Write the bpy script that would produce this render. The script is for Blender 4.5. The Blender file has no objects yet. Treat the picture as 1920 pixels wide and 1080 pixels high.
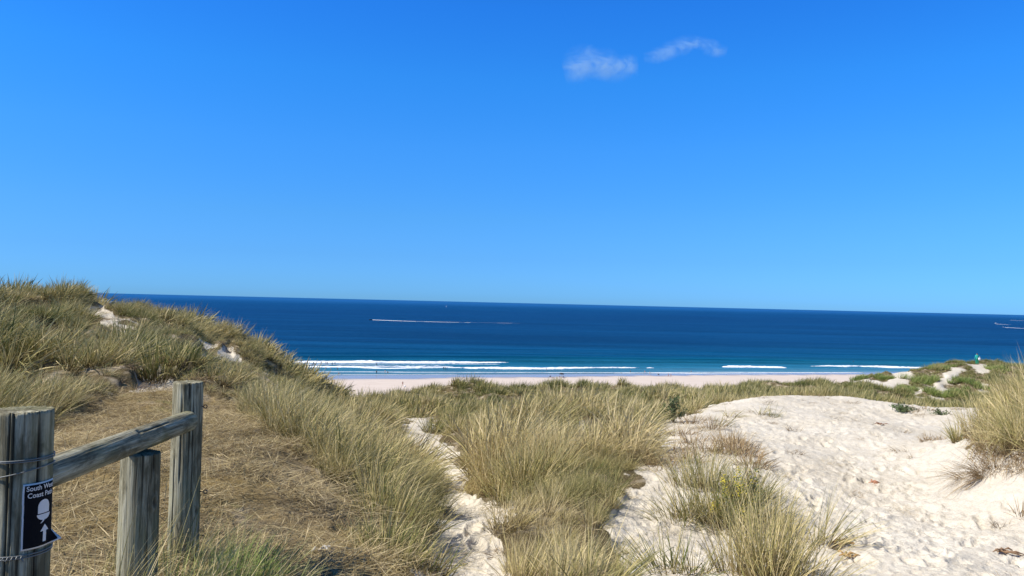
import bpy, math, random
import numpy as np
from mathutils import Vector, Matrix
R = math.radians
rng = np.random.default_rng(7)
random.seed(7)
C = bpy.context.scene.collection

# ------------------------------------------------------------------ camera
EYE = 34.0                      # eye height over the sea
FPX = 1450.0                    # focal length in px of the 1920 px wide photograph
PITCH, ROLL = R(1.07), R(1.37)
Fv = np.array([0, math.cos(PITCH), math.sin(PITCH)])
U0 = np.array([0, -math.sin(PITCH), math.cos(PITCH)])
R0 = np.array([1.0, 0, 0])
Rc = math.cos(ROLL)*R0 + math.sin(ROLL)*U0
Uc = -math.sin(ROLL)*R0 + math.cos(ROLL)*U0
cam = bpy.data.cameras.new('camera'); camo = bpy.data.objects.new('camera', cam); C.objects.link(camo)
m = Matrix(((Rc[0], Uc[0], -Fv[0], 0), (Rc[1], Uc[1], -Fv[1], 0), (Rc[2], Uc[2], -Fv[2], EYE), (0, 0, 0, 1)))
camo.matrix_world = m
cam.sensor_width = 36; cam.lens = 36*FPX/1920; cam.clip_start = 0.05; cam.clip_end = 200000
sc = bpy.context.scene; sc.camera = camo

# ------------------------------------------------------------------ sky, sun, exposure
SUN_EL, SUN_AZ = 47.0, -108.0   # azimuth from +Y (view direction), negative = left
w = bpy.data.worlds.new('World'); sc.world = w; w.use_nodes = True
nt = w.node_tree; bg = nt.nodes['Background']
sky = nt.nodes.new('ShaderNodeTexSky'); sky.sky_type = 'NISHITA'; sky.sun_disc = False
sky.sun_elevation = R(SUN_EL); sky.sun_rotation = R(SUN_AZ); sky.altitude = 0
sky.air_density = 1.0; sky.dust_density = 0.15; sky.ozone_density = 4.0
hs = nt.nodes.new('ShaderNodeHueSaturation'); hs.inputs['Saturation'].default_value = 1.3; hs.inputs['Value'].default_value = 1.0
hs.inputs['Hue'].default_value = 0.5
gm = nt.nodes.new('ShaderNodeGamma'); gm.inputs[1].default_value = 1.0
nt.links.new(sky.outputs[0], hs.inputs['Color']); nt.links.new(hs.outputs[0], gm.inputs[0])
# the clean maritime air of the photo: blue right down to the horizon instead of the model's yellow band
SKYT = [(0.00956852745567715, (0.0586, 0.164, 0.429)), (0.05474536391236288, (0.068, 0.1634, 0.3462)), (0.1059519709611831, (0.0916, 0.1982, 0.3358)), (0.1933502349449517, (0.1158, 0.2535, 0.3886)), (0.2763839477437884, (0.1145, 0.2878, 0.4271)), (0.3589413364935528, (0.1101, 0.2822, 0.4538)), (0.62, (0.125, 0.137, 0.15))]
_tc = nt.nodes.new('ShaderNodeTexCoord'); _sx = nt.nodes.new('ShaderNodeSeparateXYZ'); nt.links.new(_tc.outputs['Generated'], _sx.inputs[0])
_cr = nt.nodes.new('ShaderNodeValToRGB')
while len(_cr.color_ramp.elements) < len(SKYT): _cr.color_ramp.elements.new(.5)
for _e, (_p, _c) in zip(_cr.color_ramp.elements, SKYT): _e.position = _p; _e.color = (*_c, 1)
nt.links.new(_sx.outputs['Z'], _cr.inputs[0])
_m1 = nt.nodes.new('ShaderNodeMix'); _m1.data_type = 'RGBA'; _m1.blend_type = 'MULTIPLY'; _m1.inputs[0].default_value = 1
nt.links.new(gm.outputs[0], _m1.inputs[6]); nt.links.new(_cr.outputs[0], _m1.inputs[7])
_m2 = nt.nodes.new('ShaderNodeVectorMath'); _m2.operation = 'SCALE'; _m2.inputs['Scale'].default_value = 3.78
nt.links.new(_m1.outputs[2], _m2.inputs[0]); nt.links.new(_m2.outputs[0], bg.inputs[0])
bg.inputs[1].default_value = 0.10
sun = bpy.data.lights.new('sun', 'SUN'); suno = bpy.data.objects.new('sun', sun); C.objects.link(suno)
sun.energy = 5.0; sun.angle = R(0.53); sun.color = (1.0, 0.95, 0.87)
az = R(SUN_AZ); el = R(SUN_EL)
sd = Vector((math.sin(az)*math.cos(el), math.cos(az)*math.cos(el), math.sin(el)))
suno.rotation_euler = sd.to_track_quat('Z', 'Y').to_euler(); suno.location = (-20, -10, 80)
sc.view_settings.view_transform = 'Standard'; sc.view_settings.look = 'None'
sc.view_settings.exposure = 0.32; sc.view_settings.gamma = 1
sc.cycles.max_bounces = 6; sc.cycles.transparent_max_bounces = 8; sc.cycles.volume_bounces = 1

# ------------------------------------------------------------------ helpers
def hor(px): return 567 + 0.0239*(px-960)
def ray(px, py): return Fv*FPX + Rc*(px-960) + Uc*(540-py)
def at(px, py, Y):
    d = ray(px, py); return d*(Y/d[1]) + np.array([0, 0, EYE])
def on_z(px, py, z):
    d = ray(px, py); return d*((z-EYE)/d[2]) + np.array([0, 0, EYE])
def project(P):
    Q = P - np.array([0, 0, EYE]); f = Q@Fv
    f = np.where(f > 1e-3, f, 1e-3)
    return 960 + FPX*(Q@Rc)/f, 540 - FPX*(Q@Uc)/f

def tag(o, label=None, cat=None, group=None, kind=None):
    if label: o['label'] = label
    if cat: o['category'] = cat
    if group: o['group'] = group
    if kind: o['kind'] = kind
    return o
def mesh_np(name, V, F, mat=None, parent=None, smooth=False, attrs=None, link=True, loc=None):
    """V (n,3); F list of faces or (m,k) int array"""
    me = bpy.data.meshes.new(name)
    V = np.asarray(V, dtype=np.float32)
    if isinstance(F, np.ndarray) and F.ndim == 2:
        mf, k = F.shape
        me.vertices.add(len(V)); me.vertices.foreach_set('co', V.ravel())
        me.loops.add(mf*k); me.loops.foreach_set('vertex_index', F.astype(np.int32).ravel())
        me.polygons.add(mf); me.polygons.foreach_set('loop_start', np.arange(0, mf*k, k, dtype=np.int32))
        me.update(calc_edges=True)
    else:
        me.from_pydata(V.tolist(), [], [tuple(int(i) for i in f) for f in F])
    if smooth: me.polygons.foreach_set('use_smooth', np.ones(len(me.polygons), dtype=bool))
    for an, av in (attrs or {}).items():
        a = me.attributes.new(an, 'FLOAT', 'POINT'); a.data.foreach_set('value', np.asarray(av, dtype=np.float32))
    if mat:
        for mm in (mat if isinstance(mat, (list, tuple)) else [mat]): me.materials.append(mm)
    me.update()
    o = bpy.data.objects.new(name, me)
    if link: C.objects.link(o)
    if parent: o.parent = parent
    if loc is not None: o.location = loc
    return o
def empty(name, loc, rz=0):
    o = bpy.data.objects.new(name, None); C.objects.link(o); o.location = loc; o.rotation_euler = (0, 0, rz); o.empty_display_size = 0.2
    return o
def copy_tree(o, parent=None):
    c = o.copy(); C.objects.link(c); c.parent = parent
    for ch in [k for k in bpy.data.objects if k.parent == o]: copy_tree(ch, c)
    return c
class MB:
    def __init__(s): s.V = []; s.F = []; s.M = []
    def add(s, V, F, mi=0):
        n = len(s.V); s.V += [tuple(v) for v in V]; s.F += [tuple(i+n for i in f) for f in F]; s.M += [mi]*len(F); return s
    def box(s, c, d, mi=0, rot=None):
        V = []
        for x in (-.5, .5):
            for y in (-.5, .5):
                for z in (-.5, .5):
                    v = Vector((x*d[0], y*d[1], z*d[2]))
                    if rot is not None: v = rot @ v
                    V.append(Vector(c)+v)
        return s.add(V, [(0, 1, 3, 2), (4, 6, 7, 5), (0, 4, 5, 1), (2, 3, 7, 6), (0, 2, 6, 4), (1, 5, 7, 3)], mi)
    def tube(s, pts, rad, n=10, mi=0, cap=True):
        pts = [Vector(p) for p in pts]; rads = rad if isinstance(rad, (list, tuple)) else [rad]*len(pts)
        V = []; up = Vector((0, 0, 1))
        for i, p in enumerate(pts):
            d = (pts[min(i+1, len(pts)-1)]-pts[max(i-1, 0)]).normalized()
            a = d.cross(up) if abs(d.z) < .95 else d.cross(Vector((1, 0, 0)))
            a.normalize(); b = d.cross(a)
            for k in range(n):
                t = 2*math.pi*k/n; V.append(p + (a*math.cos(t)+b*math.sin(t))*rads[i])
        F = [(i*n+k, i*n+(k+1) % n, (i+1)*n+(k+1) % n, (i+1)*n+k) for i in range(len(pts)-1) for k in range(n)]
        if cap: F += [tuple(range(n))[::-1], tuple((len(pts)-1)*n+k for k in range(n))]
        return s.add(V, F, mi)
    def ell(s, c, r, n=10, mi=0, rot=None):
        V = []; F = []; mrows = n//2+1
        for i in range(mrows+1):
            ph = math.pi*i/mrows
            for k in range(n):
                t = 2*math.pi*k/n
                v = Vector((r[0]*math.sin(ph)*math.cos(t), r[1]*math.sin(ph)*math.sin(t), r[2]*math.cos(ph)))
                if rot is not None: v = rot @ v
                V.append(Vector(c)+v)
        for i in range(mrows):
            for k in range(n): F.append((i*n+k, (i+1)*n+k, (i+1)*n+(k+1) % n, i*n+(k+1) % n))
        return s.add(V, F, mi)
    def build(s, name, mat, parent=None, smooth=True, loc=None):
        o = mesh_np(name, s.V, s.F, mat, parent, smooth, loc=loc)
        if any(s.M): o.data.polygons.foreach_set('material_index', s.M)
        return o

# value noise ----------------------------------------------------------
_T = np.random.default_rng(3).random((256, 256)).astype(np.float32)
def vnoise(x, y, seed=0):
    xi = np.floor(x).astype(np.int64); yi = np.floor(y).astype(np.int64)
    fx = x-xi; fy = y-yi; fx = fx*fx*fx*(fx*(fx*6-15)+10); fy = fy*fy*fy*(fy*(fy*6-15)+10)
    xi += seed*37; yi += seed*91
    g = lambda a, b: _T[a & 255, b & 255]
    return (g(xi, yi)*(1-fx)+g(xi+1, yi)*fx)*(1-fy) + (g(xi, yi+1)*(1-fx)+g(xi+1, yi+1)*fx)*fy
def fbm(x, y, o=4, seed=0):
    s = 0; a = .5; t = 0
    for i in range(o):
        c, sn = math.cos(i*1.1), math.sin(i*1.1)
        s = s + a*vnoise((x*c-y*sn)*2**i, (x*sn+y*c)*2**i, seed+i*5); t += a; a *= .5
    return s/t          # 0..1
def worley_dimple(x, y, seed=0, rad=.55):
    """pits with rims on a unit lattice; returns height"""
    xi = np.floor(x).astype(np.int64); yi = np.floor(y).astype(np.int64); h = np.zeros_like(x)
    for dx in (-1, 0, 1):
        for dy in (-1, 0, 1):
            a = xi+dx; b = yi+dy
            r1 = _T[(a+seed*17) & 255, (b+seed*5) & 255]; r2 = _T[(a+seed*3+77) & 255, (b+131) & 255]; r3 = _T[(a+201) & 255, (b+seed*29+9) & 255]
            cx = a+r1; cy = b+r2; an = r3*6.283
            u = (x-cx)*np.cos(an)+(y-cy)*np.sin(an); v = -(x-cx)*np.sin(an)+(y-cy)*np.cos(an)
            d = np.sqrt((u/1.3)**2+(v/.75)**2)/(rad*(.6+.6*r2))
            h += np.where(d < 1.35, -(np.clip(1-d*d, 0, 1))*(.5+r1) + .30*np.exp(-((d-1.08)/.16)**2)*(.5+r1), 0)
    return h
def sstep(a, b, x):
    t = np.clip((x-a)/(b-a), 0, 1); return t*t*(3-2*t)

# ------------------------------------------------------------------ terrain
SEA_Z = 0.0
pA = on_z(620, 704, SEA_Z); pB = on_z(1500, 699, SEA_Z)          # two points of the water's edge
tv = (pB-pA)[:2]; tv /= np.linalg.norm(tv); nv = np.array([-tv[1], tv[0]])   # along shore, out to sea
def shore_s(x, y): return (x-pA[0])*nv[0] + (y-pA[1])*nv[1]
def shore_t(x, y): return (x-pA[0])*tv[0] + (y-pA[1])*tv[1]

CP = []
def P(px, py, Y): CP.append((at(px, py, Y)))
def Z(px, z, Y):
    p = at(px, hor(px), Y); CP.append(np.array([p[0], Y, EYE+z]))
for px in (-600, -250):
    for z, Y in ((-1.4, 2), (-1.4, 6), (-1.2, 10), (-.7, 16), (-.15, 25), (-.1, 30), (-.8, 38), (-4, 60), (-12, 110), (-20, 150)): Z(px, z, Y)
for z, Y in ((-1.4, 2), (-1.4, 4), (-1.42, 7)): Z(100, z, Y)
P(100, 790, 9); P(100, 722, 12); P(100, 655, 17); P(100, 605, 22); P(100, 561, 27); Z(100, -.6, 33); Z(100, -3, 45); Z(100, -12, 95)
P(0, 650, 17); P(0, 570, 27)
P(160, 575, 27)
P(205, 602, 23); P(240, 576, 28); Z(210, -.9, 34); Z(210, -3, 48)
Z(300, -1.36, 3.2); Z(300, -1.4, 4.5); P(300, 895, 5.9); P(300, 745, 11.5); P(300, 690, 15); P(300, 645, 20); P(300, 592, 28); Z(300, -2.4, 36); Z(300, -5, 50); Z(300, -13, 95)
P(345, 622, 29)
P(420, 900, 6.0); P(420, 765, 11); P(420, 705, 17); P(400, 660, 25); P(420, 632, 31.5); P(370, 616, 31.5); Z(420, -3.6, 40); Z(420, -7, 60); Z(420, -14, 100)
P(480, 670, 35)
P(540, 1070, 4.3); P(540, 800, 9.5); P(540, 752, 15); P(540, 728, 28); P(540, 714, 41); Z(540, -6.5, 52); Z(540, -14, 90)
P(590, 748, 45)
P(640, 1060, 4.6); P(640, 880, 8); P(640, 810, 14); P(640, 784, 30); P(640, 771, 50); Z(640, -9.5, 62); Z(640, -14.5, 90); Z(640, -22, 130)
P(750, 1040, 5.4); P(750, 930, 9); P(750, 840, 16); P(750, 800, 25); P(750, 778, 40); P(740, 755, 62); P(740, 746, 68); Z(740, -13, 88); Z(740, -24, 130)
P(680, 768, 62); Z(680, -12, 80)
P(870, 1085, 5.9); P(885, 965, 9.3); P(835, 905, 12.5); P(803, 850, 16); P(786, 805, 23); P(800, 785, 29)
P(870, 780, 40); P(870, 748, 58); P(860, 729, 70); Z(860, -13, 88); Z(860, -24, 130)
P(1000, 1075, 5.6); P(1000, 960, 7.8); P(1000, 880, 10.3); P(1000, 828, 13.6); P(1000, 803, 16.5); Z(1000, -4.2, 24); P(1000, 785, 40); P(1000, 750, 60); P(1000, 732, 74); Z(1000, -14, 95); Z(1000, -24, 135)
P(930, 980, 7.4); P(930, 880, 11); P(920, 820, 15)
P(1100, 850, 11.5); P(1100, 800, 16)
P(1200, 1010, 7.0); P(1200, 900, 9.4); P(1200, 850, 11.6); P(1200, 800, 16); Z(1200, -4, 26); P(1200, 770, 40); P(1200, 752, 60); P(1180, 741, 80); Z(1200, -15, 105)
P(1350, 1060, 6.2); P(1350, 950, 8.4); P(1350, 850, 11.5); P(1350, 783, 17.5); P(1350, 758, 22); Z(1350, -4.1, 29); P(1350, 758, 45); P(1350, 737, 78); Z(1350, -15, 105)
P(1500, 1070, 6.2); P(1500, 950, 8.5); P(1500, 850, 12); P(1500, 785, 17); P(1500, 740, 23.5); Z(1500, -3.4, 27.5); Z(1500, -5, 36); P(1500, 748, 52); P(1500, 733, 88); Z(1500, -16, 115)
P(1430, 744, 23)
P(1600, 745, 24); P(1600, 728, 90); P(1600, 713, 106); Z(1600, -14, 125); P(1560, 760, 21)
P(1700, 1070, 6.2); P(1700, 900, 10.3); P(1700, 815, 15); P(1700, 760, 22); Z(1700, -4.2, 29); Z(1700, -7, 50); P(1700, 748, 80); P(1700, 718, 96); P(1700, 697, 107); Z(1700, -13, 130)
P(1780, 765, 21); P(1780, 680, 113); P(1780, 712, 98); P(1640, 706, 106)
P(1832, 1070, 6.2); P(1832, 955, 8.4); P(1835, 905, 9.1); P(1860, 850, 9.5); P(1875, 795, 10.1); Z(1850, -2.4, 13.5); P(1832, 770, 20); Z(1832, -7, 50); P(1832, 725, 97); P(1832, 683, 116); Z(1832, -8.2, 126); Z(1832, -16, 150)
P(1895, 690, 114); P(1950, 700, 112)
P(1770, 880, 10.4); P(1790, 820, 13)
Z(1960, -1.25, 9.5); Z(2080, -1.1, 9.5); Z(1960, -2.1, 7.2); Z(1960, -2.2, 14); Z(1960, -2.5, 20)
for px in (2350,):
    for z, Y in ((-2, 5), (-1.4, 8), (-1.9, 14), (-6, 50), (-9, 115), (-16, 150)): Z(px, z, Y)
for t_ in (-60, -30, 0, 30, 60):
    for r_ in (0.4, 1.5): CP.append(np.array([r_*math.sin(R(t_)), r_*math.cos(R(t_)), EYE-1.42-(.12 if t_ > 20 else 0)]))
CP = np.array(CP)
def warp(x, y):
    th = np.arctan2(x, y); r = np.hypot(x, y)
    return np.clip(th, -R(56), R(56))*2.2, np.log(np.maximum(r, .4)), r
ca, cb, cr = warp(CP[:, 0], CP[:, 1]); cg = (CP[:, 2]-EYE)/cr
def U_(d2): return np.where(d2 > 1e-12, d2*np.log(np.maximum(d2, 1e-12))*.5, 0)
N_ = len(CP)
K = U_((ca[:, None]-ca)**2+(cb[:, None]-cb)**2)+np.eye(N_)*2e-4
Pm = np.c_[np.ones(N_), ca, cb]; A_ = np.zeros((N_+3, N_+3)); A_[:N_, :N_] = K; A_[:N_, N_:] = Pm; A_[N_:, :N_] = Pm.T
sol = np.linalg.solve(A_, np.r_[cg, 0, 0, 0])
def base_h(x, y):
    a, b, r = warp(x, y); out = np.empty_like(a)
    for i in range(0, len(a), 40000):
        s = slice(i, i+40000)
        k = U_((a[s, None]-ca)**2+(b[s, None]-cb)**2)
        out[s] = k@sol[:N_] + sol[N_] + sol[N_+1]*a[s] + sol[N_+2]*b[s]
    z = EYE + out*r
    th = np.arctan2(x, y); back = sstep(R(60), R(110), np.abs(th))
    z = z*(1-back) + back*(EYE-1.45 - .02*np.minimum(r, 100))
    z = np.where(r < 3, z*sstep(1., 3, r)+(EYE-1.45)*(1-sstep(1., 3, r)), z)
    s_ = shore_s(x, y); bz = np.clip(-s_*0.017, -3, 1.5)+ .25*sstep(-60, -160, s_)
    q_ = at(1832, 683.8, 114.5); dq = np.hypot(x-q_[0], y-q_[1]); z = z + 0*dq
    wl = sstep(118, 190, r*np.cos(np.clip(th, -1.2, 1.2))) * (1-back)
    wl = np.maximum(wl, sstep(-200, -120, s_)*(1-back))
    return z*(1-wl)+bz*wl

# ---- cover polygons: (kind, photo outline of the ground patch, nearest Y, farthest Y)
SAND = [
 ([(1322, 762), (1400, 744), (1500, 730), (1570, 730), (1640, 738), (1700, 752), (1800, 748), (1872, 765), (1856, 800), (1850, 845), (1880, 872), (1960, 885), (2300, 935), (2300, 2500), (1150, 2500),
   (1190, 1060), (1140, 1010), (1130, 980), (1180, 940), (1205, 890), (1245, 860), (1225, 830), (1238, 785), (1262, 778), (1300, 790)], 1.2, 26.5),
 ([(780, 2500), (785, 1080), (800, 1040), (808, 990), (816, 950), (795, 905), (772, 860), (754, 825), (750, 795), (765, 780), (802, 780), (818, 800), (836, 830), (856, 872), (874, 908), (898, 930), (955, 942), (948, 990), (938, 1020), (972, 1080), (1080, 2500)], 1.2, 36),
 ([(176, 573), (205, 573), (230, 592), (252, 605), (248, 640), (205, 644), (198, 605), (184, 590)], 15, 30),
 ([(362, 638), (405, 636), (425, 648), (392, 656)], 22, 30.5), ([(392, 662), (440, 656), (446, 688), (420, 686)], 18, 30.5),
 ([(240, 708), (290, 706), (340, 730), (330, 745), (250, 740)], 9, 18),
 ([(1575, 706), (1600, 700), (1650, 716), (1690, 704), (1712, 706), (1700, 722), (1665, 738), (1620, 726), (1585, 718)], 60, 135),
 ([(1660, 700), (1690, 694), (1715, 700), (1700, 712)], 60, 135),
 ([(1758, 706), (1790, 688), (1812, 692), (1790, 706), (1775, 722), (1772, 752), (1745, 752)], 60, 135),
 ([(1808, 683), (1850, 683), (1858, 698), (1836, 700)], 60, 135),
 ([(1712, 728), (1728, 735), (1725, 752), (1710, 748)], 60, 135),
 ([(1835, 712), (1850, 722), (1850, 745), (1835, 735)], 60, 135),
 ([(640, 735), (690, 745), (660, 760), (648, 745)], 40, 75), ([(915, 765), (945, 760), (940, 775)], 30, 75),
]
TRAMPLE = [([(-400, 2500), (-300, 830), (60, 812), (180, 775), (235, 735), (335, 735), (430, 758), (470, 800), (560, 835), (620, 880), (680, 930), (740, 990), (800, 1070), (800, 2500)], 1.0, 14.5)]
def inpoly(px, py, poly):
    ins = np.zeros(px.shape, bool); n = len(poly)
    for i in range(n):
        x1, y1 = poly[i]; x2, y2 = poly[(i+1) % n]
        if y1 == y2: continue
        c = (y1 > py) != (y2 > py)
        ins ^= c & (px < (x2-x1)*(py-y1)/(y2-y1)+x1)
    return ins
def region(polys, x, y, z, seed, jit=1.0):
    r = np.hypot(x, y)
    jx = (fbm(x*1.6, y*1.6, 3, seed)-.5)*.55*jit; jy = (fbm(x*1.6+40, y*1.6, 3, seed+2)-.5)*1.1*jit
    jm = np.clip(r/12, .6, 3)
    px, py = project(np.stack([x+jx*jm, y+jy*jm, z], 1))
    near = r < 2.5
    out = np.zeros(x.shape, bool)
    for poly, a, b in polys: out |= inpoly(px, py, poly) & (y > a) & (y < b)
    return out
def cover(x, y, z, jit=1.0):
    s = region(SAND, x, y, z, 11, jit); t = region(TRAMPLE, x, y, z, 23, jit)
    s |= shore_s(x, y) > -165
    return s, t & ~s

rr = np.r_[np.geomspace(.35, 2, 40)[:-1], np.geomspace(2, 30, 620)[:-1], np.geomspace(30, 130, 230)[:-1], np.geomspace(130, 700, 90)]
tf = np.linspace(-41, 41, 820); tl = np.r_[np.linspace(-180, -60, 50)[:-1], np.linspace(-60, -41, 60)[:-1]]
th = np.radians(np.r_[tl, tf, -tl[::-1][:-1]])
TH, RR = np.meshgrid(th, rr); gx = (RR*np.sin(TH)).ravel(); gy = (RR*np.cos(TH)).ravel()
gz = base_h(gx, gy)
gs, gt = cover(gx, gy, gz)
def blur2(a, it=2):
    a = a.reshape(len(rr), len(th)).astype(np.float32)
    for _ in range(it):
        b = a.copy(); b[1:-1] = (a[:-2]+a[1:-1]*2+a[2:])/4; a = b.copy(); a[:, 1:-1] = (b[:, :-2]+b[:, 1:-1]*2+b[:, 2:])/4
    return a.ravel()
gpx0, _ = project(np.stack([gx, gy, gz], 1)); gr0 = np.hypot(gx, gy)
def mound(px, r): return sstep(850, 900, px)*(1-sstep(1190, 1240, px))*(1-sstep(17, 20, r))
gapn = fbm(gx*.9+7, gy*.9, 3, 47)+.12*mound(gpx0, gr0)
gs = gs | ((gapn < .375) & (gpx0 > 840) & (gr0 < 30) & ~gt)
cs = blur2(gs, 2); ct = blur2(gt, 3); gr = np.hypot(gx, gy)
beach = sstep(-190, -150, shore_s(gx, gy))
def relief(x, y, r, cs, ct, beach):
    dune = 1-beach
    veg = np.clip(1-cs-ct, 0, 1)
    h = (fbm(x*.55, y*.55, 3, 1)-.5)*(.22+(.5+.5*(x < -.25*y))*sstep(9, 16, r)*veg)*dune*np.clip(r/8, .3, 1)
    h += (fbm(x*.21, y*.21, 3, 8)-.5)*2.0*sstep(20, 60, r)*veg*dune*(1-sstep(100, 190, r)*.5)
    h += (fbm(x*1.3, y*1.3, 3, 4)-.5)*.34*veg*dune*np.clip(r/8, .3, 1)
    return h
gz = gz + relief(gx, gy, gr, cs, ct, beach)
q_ = at(1832, 683.8, 114.5); dq = np.exp(-((gx-q_[0])**2+(gy-q_[1])**2)/9.0); gz = gz*(1-dq) + q_[2]*dq    # the trodden spot on the far crest
nearf = (gr < 34) & (gx > -14)
sand_detail = np.zeros_like(gz); xx = gx[nearf]; yy = gy[nearf]
wz = fbm(xx*.8, yy*.8, 2, 31)*.7
dd = worley_dimple(xx*3.1+wz, yy*3.1, 1)*.012 + worley_dimple(xx*4.9+5, yy*4.9+wz, 2)*.011 + worley_dimple(xx*9.5+2*wz, yy*9.5, 3)*.0095 + (np.abs((fbm(xx*1.1+yy*2.2, yy*.35, 3, 12)*9) % 1-.5)-.25)*.012
dd += (fbm(xx*3, yy*3, 3, 9)-.5)*.03
sand_detail[nearf] = dd*(.55+.9*fbm(xx*.6, yy*.6, 2, 55))
gz = gz + sand_detail*cs*(1-beach) + (fbm(gx*9, gy*9, 2, 14)-.5)*.035*ct*(gr < 20)
def add_prints():
    global gz
    G = gz.reshape(len(rr), len(th)); gp = np.random.default_rng(12)
    for a, b, cnt in (((1490, 1075), (1600, 900), 3), ((1600, 900), (1540, 760), 10), ((1760, 1060), (1690, 880), 4), ((1690, 880), (1600, 765), 10), ((1880, 1050), (1700, 930), 5), ((1560, 1060), (1760, 800), 12), ((1640, 1075), (1820, 960), 4),
                      ((870, 1078), (905, 960), 4), ((905, 960), (835, 880), 8), ((1180, 1040), (1330, 1060), 3), ((1450, 830), (1700, 800), 8), ((1400, 800), (1560, 960), 10), ((1830, 1070), (1560, 1000), 5)):
        for q in np.linspace(0, 1, cnt*2):
            px = a[0]+(b[0]-a[0])*q; py = a[1]+(b[1]-a[1])*q; d = ray(px, py); d = d/d[1]; zz = np.geomspace(4, 30, 300); P3_ = d[None]*zz[:, None]
            hgt = base_h(P3_[:, 0].copy(), P3_[:, 1].copy())-EYE; k = int(np.argmax(P3_[:, 2] < hgt)); c = P3_[k]; c = c[:2]+gp.normal(0, .16, 2)
            r = np.hypot(*c); t = math.atan2(c[0], c[1]); i = int(np.interp(r, rr, np.arange(len(rr)))); j = int(np.interp(t, th, np.arange(len(th)))); w_ = max(3, int(.5/(r*.0046))); v_ = max(3, int(.5/(r*.00175)))
            sl = (slice(max(i-w_, 0), i+w_), slice(max(j-v_, 0), j+v_)); X = gx.reshape(G.shape)[sl]-c[0]; Y = gy.reshape(G.shape)[sl]-c[1]
            an = gp.normal(1.2, .5); u = X*math.cos(an)+Y*math.sin(an); v = -X*math.sin(an)+Y*math.cos(an); dd_ = np.sqrt((u/.17)**2+(v/.075)**2); dp = gp.uniform(.022, .042)
            G[sl] += np.where(dd_ < 1.8, -dp*np.clip(1-dd_**2.5, 0, 1)+dp*.55*np.exp(-((dd_-1.15)/.2)**2), 0)
    gz = G.ravel()
add_prints()
gz = gz + beach*(fbm(gx*.08, gy*.25, 3, 17)-.5)*.12*(shore_s(gx, gy) < -12)
nr, nth = len(rr), len(th)
ii, jj = np.meshgrid(np.arange(nr-1), np.arange(nth-1), indexing='ij'); b0 = (ii*nth+jj).ravel()
GF = np.stack([b0, b0+1, b0+nth+1, b0+nth], 1)[:, ::-1]

def boxb(a, kr, kc):
    a = a.reshape(nr, nth).astype(np.float64)
    for ax, k in ((0, kr), (1, kc)):
        pad = [(0, 0), (0, 0)]; pad[ax] = (k+1, k); c = np.cumsum(np.pad(a, pad, mode='edge'), axis=ax)
        a = (np.take(c, np.arange(2*k+1, c.shape[ax]), ax)-np.take(c, np.arange(0, c.shape[ax]-2*k-1), ax))/(2*k+1)
    return a
wide_s = boxb(boxb(cs, 9, 10), 9, 10); wide_t = boxb(boxb(ct, 12, 14), 12, 14)
def wide_at(x, y):
    r = np.hypot(x, y); t = np.arctan2(x, y)
    i = np.clip(np.rint(np.interp(r, rr, np.arange(nr))).astype(int), 0, nr-1); j = np.clip(np.rint(np.interp(t, th, np.arange(nth))).astype(int), 0, nth-1)
    return wide_s[i, j], wide_t[i, j]
# fast height lookup on the finished grid
def ground_z(x, y):
    x = np.atleast_1d(np.asarray(x, float)); y = np.atleast_1d(np.asarray(y, float))
    r = np.hypot(x, y); t = np.arctan2(x, y)
    fi = np.interp(r, rr, np.arange(nr)); fj = np.interp(t, th, np.arange(nth))
    i = np.clip(fi.astype(int), 0, nr-2); j = np.clip(fj.astype(int), 0, nth-2); u = fi-i; v = fj-j
    G = gz.reshape(nr, nth)
    return (G[i, j]*(1-v)+G[i, j+1]*v)*(1-u)+(G[i+1, j]*(1-v)+G[i+1, j+1]*v)*u
def cov_at(x, y):
    r = np.hypot(x, y); t = np.arctan2(x, y)
    i = np.clip(np.rint(np.interp(r, rr, np.arange(nr))).astype(int), 0, nr-1); j = np.clip(np.rint(np.interp(t, th, np.arange(nth))).astype(int), 0, nth-1)
    return cs.reshape(nr, nth)[i, j], ct.reshape(nr, nth)[i, j]
def gpt(px, py, y0=2.5, y1=150):
    """first ground point the photo ray meets"""
    d = ray(px, py); d = d/d[1]
    Y = np.geomspace(y0, y1, 4000); p = d[None]*Y[:, None]; g = ground_z(p[:, 0], p[:, 1])-EYE
    k = np.argmax(p[:, 2] < g) if (p[:, 2] < g).any() else len(Y)-1
    return np.array([p[k, 0], p[k, 1], g[k]+EYE])

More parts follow.
